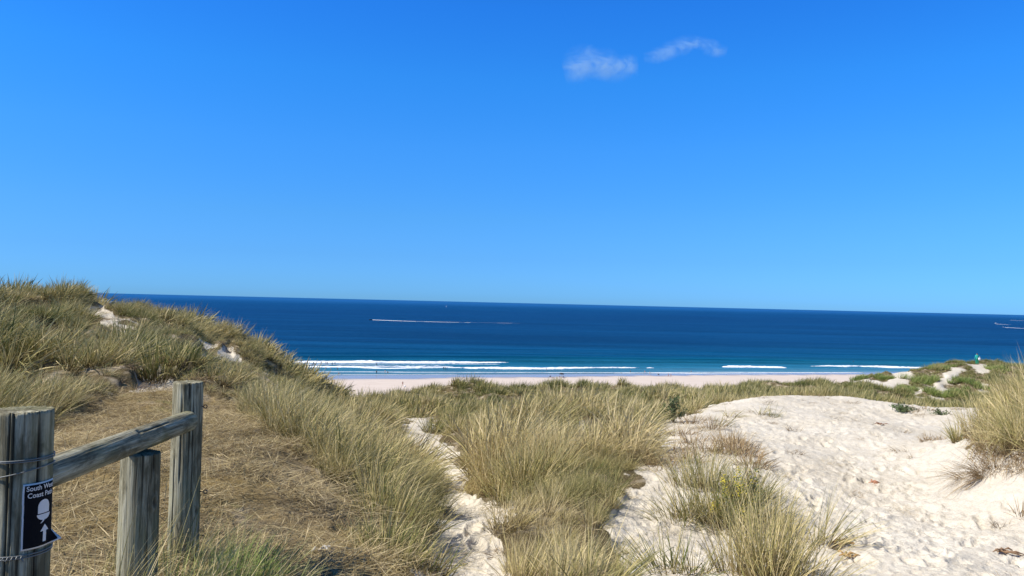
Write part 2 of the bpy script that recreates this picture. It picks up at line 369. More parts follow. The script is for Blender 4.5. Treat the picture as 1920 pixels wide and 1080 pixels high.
# ------------------------------------------------------------------ materials
def new_mat(name):
    m = bpy.data.materials.new(name); m.use_nodes = True; nt = m.node_tree; return m, nt, nt.nodes['Principled BSDF']
class NB:
    def __init__(s, nt): s.nt = nt
    def n(s, t, **k):
        nd = s.nt.nodes.new(t)
        for a, v in k.items(): setattr(nd, a, v)
        return nd
    def l(s, a, b): s.nt.links.new(a, b)
    def coord(s, kind='Object', scale=(1, 1, 1), rot=(0, 0, 0)):
        if kind == 'Position': o = s.n('ShaderNodeNewGeometry').outputs['Position']
        else: o = s.n('ShaderNodeTexCoord').outputs[kind]
        mp = s.n('ShaderNodeMapping'); mp.inputs['Scale'].default_value = scale; mp.inputs['Rotation'].default_value = rot; s.l(o, mp.inputs[0]); return mp.outputs[0]
    def noise(s, v, scale, det=4, rough=.55, dist=0):
        nd = s.n('ShaderNodeTexNoise'); nd.inputs['Scale'].default_value = scale; nd.inputs['Detail'].default_value = det
        nd.inputs['Roughness'].default_value = rough; nd.inputs['Distortion'].default_value = dist; s.l(v, nd.inputs['Vector']); return nd.outputs['Fac']
    def ramp(s, f, stops, interp='LINEAR'):
        nd = s.n('ShaderNodeValToRGB'); cr = nd.color_ramp; cr.interpolation = interp
        while len(cr.elements) < len(stops): cr.elements.new(.5)
        for e, (p, c) in zip(cr.elements, stops):
            e.position = p; e.color = (c, c, c, 1) if isinstance(c, (int, float)) else (*c, 1)
        s.l(f, nd.inputs[0]); return nd.outputs[0]
    def mix(s, f, a, b, mode='MIX'):
        nd = s.n('ShaderNodeMix', data_type='RGBA', blend_type=mode)
        for i, v in ((0, f), (6, a), (7, b)):
            if hasattr(v, 'is_output'): s.l(v, nd.inputs[i])
            elif isinstance(v, (int, float)): nd.inputs[i].default_value = v
            else: nd.inputs[i].default_value = (*v, 1)
        return nd.outputs[2]
    def math(s, op, a, b=None, c=None):
        nd = s.n('ShaderNodeMath', operation=op)
        for i, v in enumerate((a, b, c)):
            if v is None: continue
            if hasattr(v, 'is_output'): s.l(v, nd.inputs[i])
            else: nd.inputs[i].default_value = v
        return nd.outputs[0]
    def attr(s, name, kind='GEOMETRY'):
        nd = s.n('ShaderNodeAttribute'); nd.attribute_name = name; nd.attribute_type = kind; return nd.outputs['Fac']
    def bump(s, h, strength, dist=.01, normal=None):
        nd = s.n('ShaderNodeBump'); nd.inputs['Strength'].default_value = strength; nd.inputs['Distance'].default_value = dist
        s.l(h, nd.inputs['Height'])
        if normal is not None: s.l(normal, nd.inputs['Normal'])
        return nd.outputs[0]
def simple(name, col, rough=.6, metal=0, var=.12, scale=20):
    m, nt, b = new_mat(name); n = NB(nt)
    f = n.noise(n.coord(), scale, 3); c = n.mix(f, [x*(1-var) for x in col], [min(1, x*(1+var)) for x in col])
    n.l(c, b.inputs['Base Color']); b.inputs['Roughness'].default_value = rough; b.inputs['Metallic'].default_value = metal
    return m

# ground
def ground_material():
    m, nt, b = new_mat('dune_ground'); n = NB(nt); pos = n.coord('Position')
    sa = n.attr('sand'); tr = n.attr('trample'); be = n.attr('beach'); we = n.attr('wet')
    eg = n.noise(n.coord('Position', (9, 9, 9)), 1, 6, .75); eg2 = n.math('MULTIPLY', n.math('SUBTRACT', eg, .5), 1.5)
    sa = n.ramp(n.math('ADD', sa, eg2), [(.42, 0.), (.58, 1.)]); tr = n.ramp(n.math('ADD', tr, eg2), [(.38, 0.), (.62, 1.)]); sa = n.math('MAXIMUM', sa, be)
    f1 = n.noise(pos, .7, 4); f2 = n.noise(pos, 14, 5, .7); f3 = n.noise(pos, 260, 2, .8)
    sand = n.mix(n.ramp(f1, [(.3, 0.), (.7, 1.)]), (.61, .55, .44), (.69, .64, .54))
    sand = n.mix(n.math('MULTIPLY', n.ramp(f2, [(.35, 1.), (.6, 0.)]), .35), sand, (.50, .40, .28))
    sand = n.mix(n.math('MULTIPLY', n.ramp(f3, [(.3, 1.), (.45, 0.)]), .35), sand, (.30, .23, .16))
    # fine plant litter strewn on the sand
    lv = n.coord('Position', (55, 9, 10), (0, 0, .6)); lf = n.noise(lv, 1, 3, .8, 1.5)
    lv2 = n.coord('Position', (8, 60, 10), (0, 0, .2)); lf2 = n.noise(lv2, 1, 3, .8, 1.5)
    lit = n.math('MAXIMUM', n.ramp(lf, [(.665, 0.), (.70, 1.)]), n.ramp(lf2, [(.67, 0.), (.705, 1.)]))
    lit = n.math('MULTIPLY', lit, n.ramp(n.noise(pos, .9, 3), [(.45, .1), (.65, .9)]))
    sand = n.mix(lit, sand, (.34, .24, .13))
    bs = n.mix(n.noise(n.coord('Position', (.05, .5, 1)), 1, 4), (.57, .47, .39), (.66, .57, .49))
    bs = n.mix(n.math('MULTIPLY', n.ramp(n.noise(n.coord('Position', (.12, .8, 1)), 1, 4), [(.56, 0.), (.68, 1.)]), .5), bs, (.46, .36, .29))
    sand = n.mix(be, sand, bs)
    wetc = n.mix(n.noise(n.coord('Position', (.05, .4, 1)), 1, 4), (.25, .24, .25), (.33, .31, .31))
    sand = n.mix(we, sand, wetc)
    # thatch under the standing grass, coloured darker to paint shade between tufts
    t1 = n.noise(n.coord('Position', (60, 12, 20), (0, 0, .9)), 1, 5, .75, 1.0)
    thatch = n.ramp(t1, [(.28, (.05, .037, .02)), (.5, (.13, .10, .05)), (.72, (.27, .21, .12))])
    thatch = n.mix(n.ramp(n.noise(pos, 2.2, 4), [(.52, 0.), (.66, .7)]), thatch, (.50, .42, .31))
    # trodden, matted dry grass
    q1 = n.noise(n.coord('Position', (70, 14, 20), (0, 0, 1.2)), 1, 5, .8, 1.5); q2 = n.noise(n.coord('Position', (16, 75, 20), (0, 0, .3)), 1, 5, .8, 1.5)
    q = n.math('MAXIMUM', q1, q2)
    tc = n.ramp(q, [(.40, (.07, .047, .022)), (.52, (.25, .185, .095)), (.62, (.44, .35, .20)), (.72, (.62, .53, .36))])
    tc = n.mix(n.ramp(n.noise(pos, .9, 4, .6), [(.40, 0.), (.66, .75)]), tc, n.mix(q, (.21, .135, .04), (.44, .32, .12)))
    tc = n.mix(n.ramp(n.noise(pos, 1.3, 4, .65, 1), [(.56, 0.), (.70, .7)]), tc, n.mix(q, (.38, .30, .22), (.56, .48, .36)))
    tc = n.mix(n.ramp(n.noise(pos, 1.7, 4, .6, 1), [(.60, 0.), (.72, .6)]), tc, n.mix(q, (.09, .10, .03), (.27, .28, .11)))
    col = n.mix(tr, thatch, tc); col = n.mix(sa, col, sand)
    n.l(col, b.inputs['Base Color'])
    rg = n.math('MULTIPLY_ADD', we, -.72, .95); n.l(rg, b.inputs['Roughness'])
    sp = n.math('MULTIPLY_ADD', we, .45, .08); n.l(sp, b.inputs['Specular IOR Level'])
    hh = n.math('ADD', n.math('MULTIPLY', n.noise(pos, 38, 4, .6), n.math('SUBTRACT', 1.0, we)), n.math('MULTIPLY', q, n.math('SUBTRACT', 1.0, sa)))
    n.l(n.bump(hh, .75, .026), b.inputs['Normal'])
    return m
gshore = shore_s(gx, gy); gtt = shore_t(gx, gy)
wedge = -9 - 9*fbm(gtt*.02, gshore*.01, 2, 61) - np.clip((150-gtt)/150, 0, 1.6)*11      # the wet strip is wider on the left
wet = sstep(-3, 3, gshore-wedge + (fbm(gtt*.04, gshore*.3, 3, 66)-.5)*7)
ground = mesh_np('ground', np.stack([gx, gy, gz], 1), GF, ground_material(), smooth=True, attrs={'sand': cs, 'trample': ct, 'beach': beach, 'wet': wet})
tag(ground, kind='structure')

# ------------------------------------------------------------------ sea
def sea_material():
    m, nt, b = new_mat('sea_water'); n = NB(nt)
    geo = n.n('ShaderNodeNewGeometry').outputs['Position']
    sub = n.n('ShaderNodeVectorMath', operation='SUBTRACT'); n.l(geo, sub.inputs[0]); sub.inputs[1].default_value = (pA[0], pA[1], 0)
    dot = n.n('ShaderNodeVectorMath', operation='DOT_PRODUCT'); n.l(sub.outputs[0], dot.inputs[0]); dot.inputs[1].default_value = (nv[0], nv[1], 0)
    s = dot.outputs['Value']
    cuts = n.coord('Position', (.004, .03, 1), (0, 0, -.32)); wob = n.noise(cuts, 1, 4)
    s2 = n.math('MULTIPLY_ADD', n.math('SUBTRACT', wob, .5), n.math('MULTIPLY', s, .7), s)
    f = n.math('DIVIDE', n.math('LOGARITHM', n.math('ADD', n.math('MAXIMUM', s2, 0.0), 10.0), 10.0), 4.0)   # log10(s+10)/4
    deep = n.ramp(f, [(.25, (.22, .30, .33)), (.31, (.10, .27, .37)), (.41, (.030, .20, .32)), (.49, (.005, .115, .21)), (.54, (.001, .066, .16)), (.62, (.0006, .042, .135)), (.80, (.0005, .031, .122)), (.90, (.0008, .045, .155)), (1., (.012, .10, .30))])  # depth colours; the last stops paint pale haze towards the horizon
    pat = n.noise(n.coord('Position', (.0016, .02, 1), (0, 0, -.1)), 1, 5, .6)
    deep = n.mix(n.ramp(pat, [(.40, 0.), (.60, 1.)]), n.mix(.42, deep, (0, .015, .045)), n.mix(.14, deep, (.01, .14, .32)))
    rip = n.noise(n.coord('Position', (.03, .28, 1), (0, 0, -.25)), 1, 5, .75); deep = n.mix(n.ramp(rip, [(.3, .55), (.5, 0.)]), deep, n.mix(.5, deep, (0, .008, .03)))  # dark and glinting ripple facets are painted into the water colour
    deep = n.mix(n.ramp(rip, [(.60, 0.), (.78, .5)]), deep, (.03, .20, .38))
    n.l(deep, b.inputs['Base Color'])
    b.inputs['Roughness'].default_value = .42; b.inputs['IOR'].default_value = 1.33; b.inputs['Specular IOR Level'].default_value = .05
    w1 = n.noise(n.coord('Position', (.05, .35, 1), (0, 0, -.25)), 1, 6, .7); w2 = n.noise(n.coord('Position', (.6, 1.6, 1), (0, 0, -.25)), 1, 4, .65)
    n.l(n.bump(n.math('ADD', n.math('MULTIPLY', w1, 2.2), n.math('MULTIPLY', w2, .5)), .9, .7), b.inputs['Normal'])
    return m
def line_s(pts):
    """photo points along a wave -> function t -> s (shore coordinates)"""
    W = np.array([on_z(px, py, SEA_Z) for px, py in pts]); t = shore_t(W[:, 0], W[:, 1]); s = shore_s(W[:, 0], W[:, 1])
    o = np.argsort(t); return lambda q: np.interp(q, t[o], s[o]), t.min(), t.max()
# swells: photo points, height, strength fades outside [x0,x1]
SWELLS = [([(400, 662), (900, 663), (1400, 671), (1800, 676)], .35), ([(400, 669.5), (950, 670), (1400, 676), (1750, 682)], .95), ([(400, 652), (950, 655), (1700, 667)], .35),
          ([(400, 677), (800, 678), (950, 678.5), (1100, 679), (1300, 681), (1600, 683), (1800, 686)], 1.15), ([(960, 685), (1300, 687), (1500, 688.5), (1700, 689)], .6),
          ([(500, 690), (700, 690), (1000, 692), (1200, 692), (1300, 693), (1600, 694)], .5)]
SL = [(line_s(p), h) for p, h in SWELLS]
def sea_h(s, t):
    h = np.zeros_like(s)
    for i, ((f, a, b), H) in enumerate(SL):
        c = f(t) + (fbm(t*.02, t*0+i*7.3, 3, 80+i)-.5)*6
        d = s-c                                   # >0 seaward
        amp = H*(.55+.9*fbm(t*.012, t*0+i, 2, 90+i))
        h += amp*np.where(d > 0, np.exp(-(d/5.5)**2), np.exp(-(d/1.9)**2))
    h += (fbm(s*.25, t*.035, 3, 70)-.5)*.16*sstep(4, 30, s)
    return h
sr = np.r_[np.linspace(-14, 220, 330)[:-1], np.linspace(220, 420, 130)[:-1], np.geomspace(420, 60000, 60)]
tn = np.linspace(-1, 1, 760)
SR, TN = np.meshgrid(sr, tn, indexing='ij'); Wd = 460+2.3*np.maximum(SR, 0); TC = 190
ST = TC+TN*Wd
sz = sea_h(SR, ST)*(1-sstep(300, 430, SR)) + SEA_Z - .02*sstep(0, -14, SR)*0
sx = pA[0]+nv[0]*SR+tv[0]*ST; sy = pA[1]+nv[1]*SR+tv[1]*ST
ns, nn = SR.shape
ii, jj = np.meshgrid(np.arange(ns-1), np.arange(nn-1), indexing='ij'); b0 = (ii*nn+jj).ravel()
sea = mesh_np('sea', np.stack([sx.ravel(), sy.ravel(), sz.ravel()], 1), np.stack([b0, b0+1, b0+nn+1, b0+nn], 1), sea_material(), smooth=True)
tag(sea, kind='structure')
def sea_z(x, y):
    return float(sea_h(np.array([shore_s(x, y)]), np.array([shore_t(x, y)]))[0])+SEA_Z

foam_mat, nt_, b_ = new_mat('sea_foam'); n_ = NB(nt_)
ff = n_.noise(n_.coord('Position'), 1.3, 5, .7); n_.l(n_.ramp(ff, [(.25, (.70, .78, .82)), (.5, (.92, .93, .93))]), b_.inputs['Base Color']); b_.inputs['Roughness'].default_value = .9
n_.l(n_.bump(ff, .6, .4), b_.inputs['Normal'])
def foam_strip(pts, wdt, height, seed, dens=1.0, step=.7):
    """ragged band of lumpy foam lying along a wave line; pts photo points of its centre"""
    (f, t0, t1) = line_s(pts); t = np.arange(t0, t1, step); V = []; n = 9
    ragged = fbm(t*.12, t*0+seed, 4, seed)
    env = np.clip(np.minimum((t-t0), (t1-t))/ (8 if t1-t0 > 40 else 3), 0.05, 1)**.6
    q = np.linspace(-1, 1, n)
    wv = wdt*(.35+1.2*ragged)*env*dens
    c = f(t) + (fbm(t*.02, t*0+3, 3, 80+seed)-.5)*3
    S = c[:, None] + q[None]*wv[:, None]*.5 + (fbm(t[:, None]*.9+q*0, q[None]*3+t[:, None]*0, 3, seed+3)-.5)*wdt*.35
    T = t[:, None]+q[None]*0 + (fbm(t[:, None]*.9+9, q[None]*3+t[:, None]*0, 2, seed+4)-.5)*.8
    Hh = height*np.clip(1-q[None]**2, 0, 1)**.6*(.35+1.1*fbm(T*.55, S*.55, 4, seed+6))*env[:, None]
    zz = sea_h(S, T)+SEA_Z + Hh + .05
    zz[:, 0] -= .35; zz[:, -1] -= .35
    X = pA[0]+nv[0]*S+tv[0]*T; Y = pA[1]+nv[1]*S+tv[1]*T
    return np.stack([X.ravel(), Y.ravel(), zz.ravel()], 1), len(t), n
def foam(name, label, strips):
    Vs = []; Fs = []; off = 0
    for a in strips:
        V, nt_, n = foam_strip(*a); ii, jj = np.meshgrid(np.arange(nt_-1), np.arange(n-1), indexing='ij'); b = (ii*n+jj).ravel()+off
        Vs.append(V); Fs.append(np.stack([b, b+1, b+n+1, b+n], 1)); off += len(V)
    o = mesh_np(name, np.concatenate(Vs), np.concatenate(Fs), foam_mat, smooth=True)
    return tag(o, label, 'foam', None, 'stuff')
foam('surf_foam', 'white foam of waves breaking in the shallows', [
    ([(480, 680), (700, 680), (850, 680.5), (955, 679.5)], 5.0, .30, 1), ([(500, 678.6), (700, 678.6), (900, 679)], 2.2, .40, 12), ([(480, 682.8), (600, 683.2), (760, 682.8), (900, 682.6)], 1.6, .15, 31),
    ([(480, 689.5), (560, 689.3), (640, 688.6), (760, 687.6), (850, 687.2)], 2.4, .4, 2),
    ([(560, 690.5), (650, 690.3), (720, 691), (840, 691.3), (950, 691.8)], 1.8, .25, 3), ([(860, 691.6), (1000, 692), (1100, 692), (1202, 690.7)], 3.0, .5, 4),
    ([(1211, 690.6), (1226, 690.6)], 3.6, .4, 5), ([(1353, 688.2), (1400, 688.6), (1440, 689.2), (1476, 689.8)], 3.4, .6, 6), ([(1520, 688), (1580, 689), (1660, 689.6), (1800, 691)], 3.4, .5, 7)])
foam('wash_foam', 'thin white lines of wash running up the wet sand', [
    ([(540, 697.4), (700, 697.6), (780, 698), (1000, 698.6), (1160, 699), (1400, 701), (1600, 702.8)], 1.1, .07, 21),
    ([(1150, 699.6), (1280, 698.6), (1400, 698.4), (1520, 698.6), (1620, 699)], 1.3, .1, 22), ([(860, 683.5), (940, 684)], 1.2, .1, 24), ([(560, 702.2), (640, 702), (760, 702.4), (860, 701.5)], .5, .04, 25)])

# ------------------------------------------------------------------ grass
def grass_material(name, green, straw, dead):
    m, nt, b = new_mat(name); n = NB(nt)
    c = n.attr('c'); t = n.attr('t'); tint = n.attr('tint', 'INSTANCER'); rnd = n.n('ShaderNodeObjectInfo').outputs['Random']
    q = n.math('ADD', n.math('MULTIPLY', c, .75), n.math('MULTIPLY_ADD', rnd, .3, n.math('SUBTRACT', tint, .5)))
    col = n.ramp(q, [(.10, green), (.30, [g*.55+s*.45 for g, s in zip(green, straw)]), (.52, straw), (.85, dead)])
    # bleached tips, brown sheaths at the foot, darkened further as shade among the stems
    col = n.mix(n.ramp(t, [(0., .9), (.12, .8), (.38, 0.)]), col, (.13, .085, .04)); col = n.mix(n.ramp(t, [(.6, 0.), (1., .5)]), col, (.60, .50, .26))
    n.l(col, b.inputs['Base Color']); b.inputs['Roughness'].default_value = .62; b.inputs['Specular IOR Level'].default_value = .2
    tr = n.n('ShaderNodeBsdfTranslucent'); n.l(col, tr.inputs[0]); mx = n.n('ShaderNodeMixShader'); mx.inputs[0].default_value = .14
    out = nt.nodes['Material Output']; n.l(b.outputs[0], mx.inputs[1]); n.l(tr.outputs[0], mx.inputs[2]); n.l(mx.outputs[0], out.inputs[0])
    return m
M_GR = grass_material('marram_blade', (.105, .130, .028), (.45, .375, .145), (.66, .535, .29))
M_ST = grass_material('dry_straw', (.14, .105, .04), (.42, .32, .14), (.68, .55, .31))

def tuft(n, L, base_r, spread, wind, width, segs, bend, seed, lying=False, Lvar=.35, az_wind=0.0):
    g = np.random.default_rng(seed)
    a = g.uniform(0, 2*np.pi, n); rb = base_r*np.sqrt(g.random(n)); bx = rb*np.cos(a); by = rb*np.sin(a)
    az = a + g.normal(0, .5, n)
    ln = L*(1-Lvar*g.random(n)**1.3)*(1-.25*(rb/base_r)**2)
    tilt0 = (spread*(rb/base_r)*(.4+.9*g.random(n)) + np.abs(g.normal(0, .08, n)))
    if lying: tilt0 = R(80)+g.normal(0, .10, n); az = g.uniform(0, 2*np.pi, n)
    dx = np.sin(tilt0)*np.cos(az); dy = np.sin(tilt0)*np.sin(az); dz = np.cos(tilt0)
    if not lying: dx += wind*math.cos(az_wind)*(.3+g.random(n)*.5); dy += wind*math.sin(az_wind)*(.3+g.random(n)*.5)
    D = np.stack([dx, dy, dz], 1); D /= np.linalg.norm(D, axis=1)[:, None]
    cur = np.stack([bx, by, np.zeros(n)-.04 if not lying else g.random(n)*.03+.012], 1)
    bd = bend*g.gamma(2.2, .45, n)
    hz = np.stack([D[:, 0]+wind*1.2*math.cos(az_wind)+g.normal(0, .25, n), D[:, 1]+wind*1.2*math.sin(az_wind)+g.normal(0, .25, n), -bd*.9 if not lying else g.normal(0, .02, n)], 1)
    side = np.cross(D, g.normal(0, 1, (n, 3)) if not lying else np.array([[0, 0, 1.0]])+g.normal(0, .2, (n, 3))); side /= np.linalg.norm(side, axis=1)[:, None]
    V = np.zeros((n, segs+1, 2, 3)); T = np.zeros((n, segs+1, 2)); wd = width*(.6+.8*g.random(n))
    kn = g.random(n) < .16; kt = g.uniform(.35, .75, n); kd = np.stack([g.normal(.3, .6, n), g.normal(0, .6, n), g.uniform(-1.6, -.3, n)], 1)
    for k in range(segs+1):
        t = k/segs; ww = wd*(1-t**2.2*.93)*.5
        V[:, k, 0] = cur-side*ww[:, None]; V[:, k, 1] = cur+side*ww[:, None]; T[:, k] = t
        step = D + hz*(bd*(t+.15)**1.3)[:, None]*(1 if not lying else .3)
        if not lying: step = np.where((kn & (t > kt))[:, None], kd, step)
        step /= np.linalg.norm(step, axis=1)[:, None]
        cur = cur + step*(ln/segs)[:, None]
        if lying: cur[:, 2] = np.maximum(cur[:, 2], .006)
    b = (np.arange(n)*(segs+1)*2)[:, None] + np.arange(segs)[None]*2; b = b.ravel()
    F = np.stack([b, b+1, b+3, b+2], 1); cc = np.repeat(np.clip(g.beta(1.0, 1.15, n), 0, 1), (segs+1)*2)
    return V.reshape(-1, 3), F, cc, T.ravel()
def tuft_obj(name, mat, *parts, link=False, parent=None):
    Vs, Fs, Cs, Ts, off = [], [], [], [], 0
    for (V, F, c, t) in parts:
        Vs.append(V); Fs.append(F+off); Cs.append(c); Ts.append(t); off += len(V)
    return mesh_np(name, np.concatenate(Vs), np.concatenate(Fs), mat, attrs={'c': np.concatenate(Cs), 't': np.concatenate(Ts)}, link=link, parent=parent)
def proto_coll(name, objs):
    c = bpy.data.collections.new(name)
    for o in objs: c.objects.link(o)
    return c
near_p = [tuft_obj('marram_near', M_GR, tuft(95, .78, .13, .75, .22, .0064, 6, .5, 100+i), tuft(34, .42, .16, 1.25, .12, .0062, 5, 1.0, 150+i)) for i in range(6)]
mid_p = [tuft_obj('marram_mid', M_GR, tuft(66, .80, .17, .75, .30, .0130, 5, .55, 200+i), tuft(20, .42, .2, 1.2, .1, .013, 4, 1.0, 250+i)) for i in range(6)]
far_p = [tuft_obj('marram_far', M_GR, tuft(56, .85, .30, .65, .30, .030, 3, .5, 300+i)) for i in range(5)]
lie_p = [tuft_obj('straw_mat', M_ST, tuft(150, .34, .36, 0, 0, .0033, 4, .8, 400+i, lying=True, Lvar=.7)) for i in range(4)] + [tuft_obj('straw_mat', M_ST, tuft(60, .24, .30, 1.1, .35, .0045, 5, 1.3, 430+i, Lvar=.6), tuft(70, .3, .34, 0, 0, .0042, 4, .8, 435+i, lying=True, Lvar=.7)) for i in range(2)] + \
        [tuft_obj('straw_mat', M_ST, tuft(90, .24, .34, 0, 0, .004, 4, .8, 450+i, lying=True, Lvar=.7), tuft(26, .10, .30, .9, .1, .004, 3, .9, 460+i)) for i in range(2)]
COL = {'near': proto_coll('p_near', near_p), 'mid': proto_coll('p_mid', mid_p), 'far': proto_coll('p_far', far_p), 'lie': proto_coll('p_lie', lie_p)}

def scatter_tree(coll):
    ng = bpy.data.node_groups.new('scatter', 'GeometryNodeTree')
    ng.interface.new_socket('Geometry', in_out='INPUT', socket_type='NodeSocketGeometry'); ng.interface.new_socket('Geometry', in_out='OUTPUT', socket_type='NodeSocketGeometry')
    N = ng.nodes; L = ng.links; gi = N.new('NodeGroupInput'); go = N.new('NodeGroupOutput')
    ci = N.new('GeometryNodeCollectionInfo'); ci.inputs['Collection'].default_value = coll; ci.inputs['Separate Children'].default_value = True; ci.inputs['Reset Children'].default_value = True
    iop = N.new('GeometryNodeInstanceOnPoints'); iop.inputs['Pick Instance'].default_value = True
    def na(name, t):
        a = N.new('GeometryNodeInputNamedAttribute'); a.data_type = t; a.inputs['Name'].default_value = name; return a.outputs['Attribute']
    mp = N.new('GeometryNodeMeshToPoints')
    L.new(gi.outputs[0], mp.inputs['Mesh']); L.new(mp.outputs[0], iop.inputs['Points']); L.new(ci.outputs[0], iop.inputs['Instance'])
    L.new(na('idx', 'INT'), iop.inputs['Instance Index']); L.new(na('rot', 'FLOAT_VECTOR'), iop.inputs['Rotation']); L.new(na('scl', 'FLOAT_VECTOR'), iop.inputs['Scale'])
    L.new(iop.outputs[0], go.inputs[0]); return ng
def scatter(name, coll, x, y, rot, scl, tint, label, mat=None):
    z = ground_z(x, y); me = bpy.data.meshes.new(name); V = np.stack([x, y, z], 1).astype(np.float32)
    me.vertices.add(len(V)); me.vertices.foreach_set('co', V.ravel())
    nc = len(coll.objects)
    a = me.attributes.new('idx', 'INT', 'POINT'); a.data.foreach_set('value', rng.integers(0, nc, len(V)).astype(np.int32))
    a = me.attributes.new('rot', 'FLOAT_VECTOR', 'POINT'); a.data.foreach_set('vector', rot.astype(np.float32).ravel())
    a = me.attributes.new('scl', 'FLOAT_VECTOR', 'POINT'); a.data.foreach_set('vector', scl.astype(np.float32).ravel())
    a = me.attributes.new('tint', 'FLOAT', 'POINT'); a.data.foreach_set('value', tint.astype(np.float32))
    o = bpy.data.objects.new(name, me); C.objects.link(o); md = o.modifiers.new('scatter', 'NODES'); md.node_group = scatter_tree(coll)
    tag(o, label, 'grass', None, 'stuff'); return o
def sector(r0, r1, dens, a0=-43, a1=43):
    area = .5*(r1*r1-r0*r0)*R(a1-a0); n = int(area*dens)
    r = np.sqrt(rng.uniform(r0*r0, r1*r1, n)); t = np.radians(rng.uniform(a0, a1, n)); return r*np.sin(t), r*np.cos(t), r
def tint_at(x, y, r):
    px, _ = project(np.stack([x, y, ground_z(x, y)], 1))
    t = .5 + (fbm(x*.45, y*.45, 3, 41)-.5)*.75 + (fbm(x*.1, y*.1, 2, 43)-.5)*.3
    t -= .18*sstep(1350, 1600, px)*sstep(50, 80, r); t -= .22*sstep(35, 55, r)
    t -= .05*(px < 500); t += .04*mound(px, r)
    return t
def place(kind, r0, r1, dens, hs, wind=.0, tilt=.12, rotv=.6):
    x, y, r = sector(r0, r1, dens); s, t = cov_at(x, y)
    px, py = project(np.stack([x, y, ground_z(x, y)], 1)); mo = mound(px, r)
    dn = fbm(x*.9+7, y*.9, 3, 47)+.12*mo; keep = (s < .35) & (t < .5) & (shore_s(x, y) < -165)
    keep &= (dn > .37+.06*sstep(40, 80, r)-.06*(px < 600))
    keep &= rng.random(len(x)) < sstep(.34, .54, dn)*.9+.1
    # keep the view line over the bottom left corner free: only short growth next to the barrier
    keep &= ~((r < 4.2))
    x, y, r, dn = x[keep], y[keep], r[keep], dn[keep]; n = len(x)
    hm = fbm(x*.62, y*.62, 3, 51); h = hs*(.30+1.15*sstep(.22, .72, hm)*.85)*(.75+.45*rng.random(n))
    es, et = wide_at(x, y); gpx, _ = project(np.stack([x, y, ground_z(x, y)], 1)); r_ = np.hypot(x, y)
    es = es*np.where((gpx > 930) & (r_ < 22), .4, 1.0)
    h = h*(1-np.where((gpx > 640) & (gpx < 850), .74, .62)*sstep(.02, .42, es))*(1-.6*sstep(.02, .55, et))
    h = h*(1-.5*sstep(230, 330, gpx)*(1-sstep(560, 680, gpx))*sstep(9, 13, r_)*(1-sstep(27, 31, r_)))
    mo = mound(gpx, r_); h = h*(1-mo)+np.maximum(h*1.15, hs*.5)*mo; h = h*(.62+.38*sstep(5.5, 7.5, r_))
    rot = np.stack([rng.normal(0, tilt, n), np.abs(rng.normal(0, tilt, n))+wind, rng.normal(0, rotv, n)], 1)
    return x, y, rot, np.stack([h*(.9+.3*rng.random(n))]*2+[h], 1), tint_at(x, y, r)
def build_grass():
    a = place('near', 3.5, 11, 25, .84, .04)
    scatter('marram_grass', COL['near'], *a, 'dense marram grass of thin olive and straw blades beside the sandy path')
    a = place('mid', 11, 34, 13.5, .95, .13)
    scatter('marram_grass', COL['mid'], *a, 'wind combed marram grass covering the near dunes and the left dune slope')
    a = place('far', 34, 150, 3.4, 1.05, .12)
    scatter('marram_grass', COL['far'], *a, 'distant marram grass on the hummocky dunes in front of the beach')
build_grass()
M_BRN = grass_material('dead_blade', (.17, .11, .055), (.33, .24, .13), (.50, .38, .24))
fr_p = [tuft_obj('dead_fringe', M_BRN, tuft(46, .30, .12, 1.25, .15, .006, 5, 1.3, 500+i, Lvar=.6), tuft(20, .25, .15, 0, 0, .005, 4, .8, 520+i, lying=True, Lvar=.6)) for i in range(5)]
x, y, r = sector(4, 32, 11); es, et = wide_at(x, y); s_, t_ = cov_at(x, y)
k = ((rng.random(len(x)) < np.exp(-((es-.42)/.16)**2)) & (fbm(x*1.4, y*1.4, 2, 19) > .42) & (et < .5)) | (rng.random(len(x)) < .8*np.exp(-((et-.35)/.2)**2)); x, y, r = x[k], y[k], r[k]; n = len(x); sc_ = .5+.7*rng.random(n)
scatter('dead_stems', proto_coll('p_fringe', fr_p), x, y, np.stack([rng.normal(0, .1, n), rng.normal(0, .1, n), rng.uniform(0, 6.28, n)], 1), np.stack([sc_, sc_, sc_*.8], 1), .3+.5*rng.random(n), 'brown dead stems fraying out along the edges between grass and sand')
# matted straw of the trodden ground
x, y, r = sector(2.2, 14, 24, -43, 8); s, t = cov_at(x, y); k = (t > .4) & (rng.random(len(x)) < .35+.9*(fbm(x*1.2, y*1.2, 2, 77)-.2)); x, y, r = x[k], y[k], r[k]; n = len(x)
sc_ = .55+.6*rng.random(n)
scatter('matted_straw', COL['lie'], x, y, np.stack([rng.normal(0, .05, n), rng.normal(0, .05, n), rng.uniform(0, 6.28, n)], 1), np.stack([sc_]*3, 1), .55+.5*(fbm(x*.8, y*.8, 2, 5)-.5), 'flattened brown dry grass trodden flat on the left slope')
# a little litter along the edges of the sand
x, y, r = sector(4, 24, 3.2, -8, 43); s, t = cov_at(x, y); px, py = project(np.stack([x, y, ground_z(x, y)], 1))
k = (s > .3) & (rng.random(len(x)) < np.where(px < 1480, .5, .05)+.25*sstep(.55, .7, fbm(x*.5, y*.5, 2, 15))*(px < 1700)); x, y, r = x[k], y[k], r[k]; n = len(x)
sc_ = .3+.5*rng.random(n)
scatter('plant_litter', COL['lie'], x, y, np.stack([rng.normal(0, .05, n), rng.normal(0, .05, n), rng.uniform(0, 6.28, n)], 1), np.stack([sc_, sc_, sc_*.5], 1), np.full(n, .8), 'dry stems and litter strewn over the white sand')

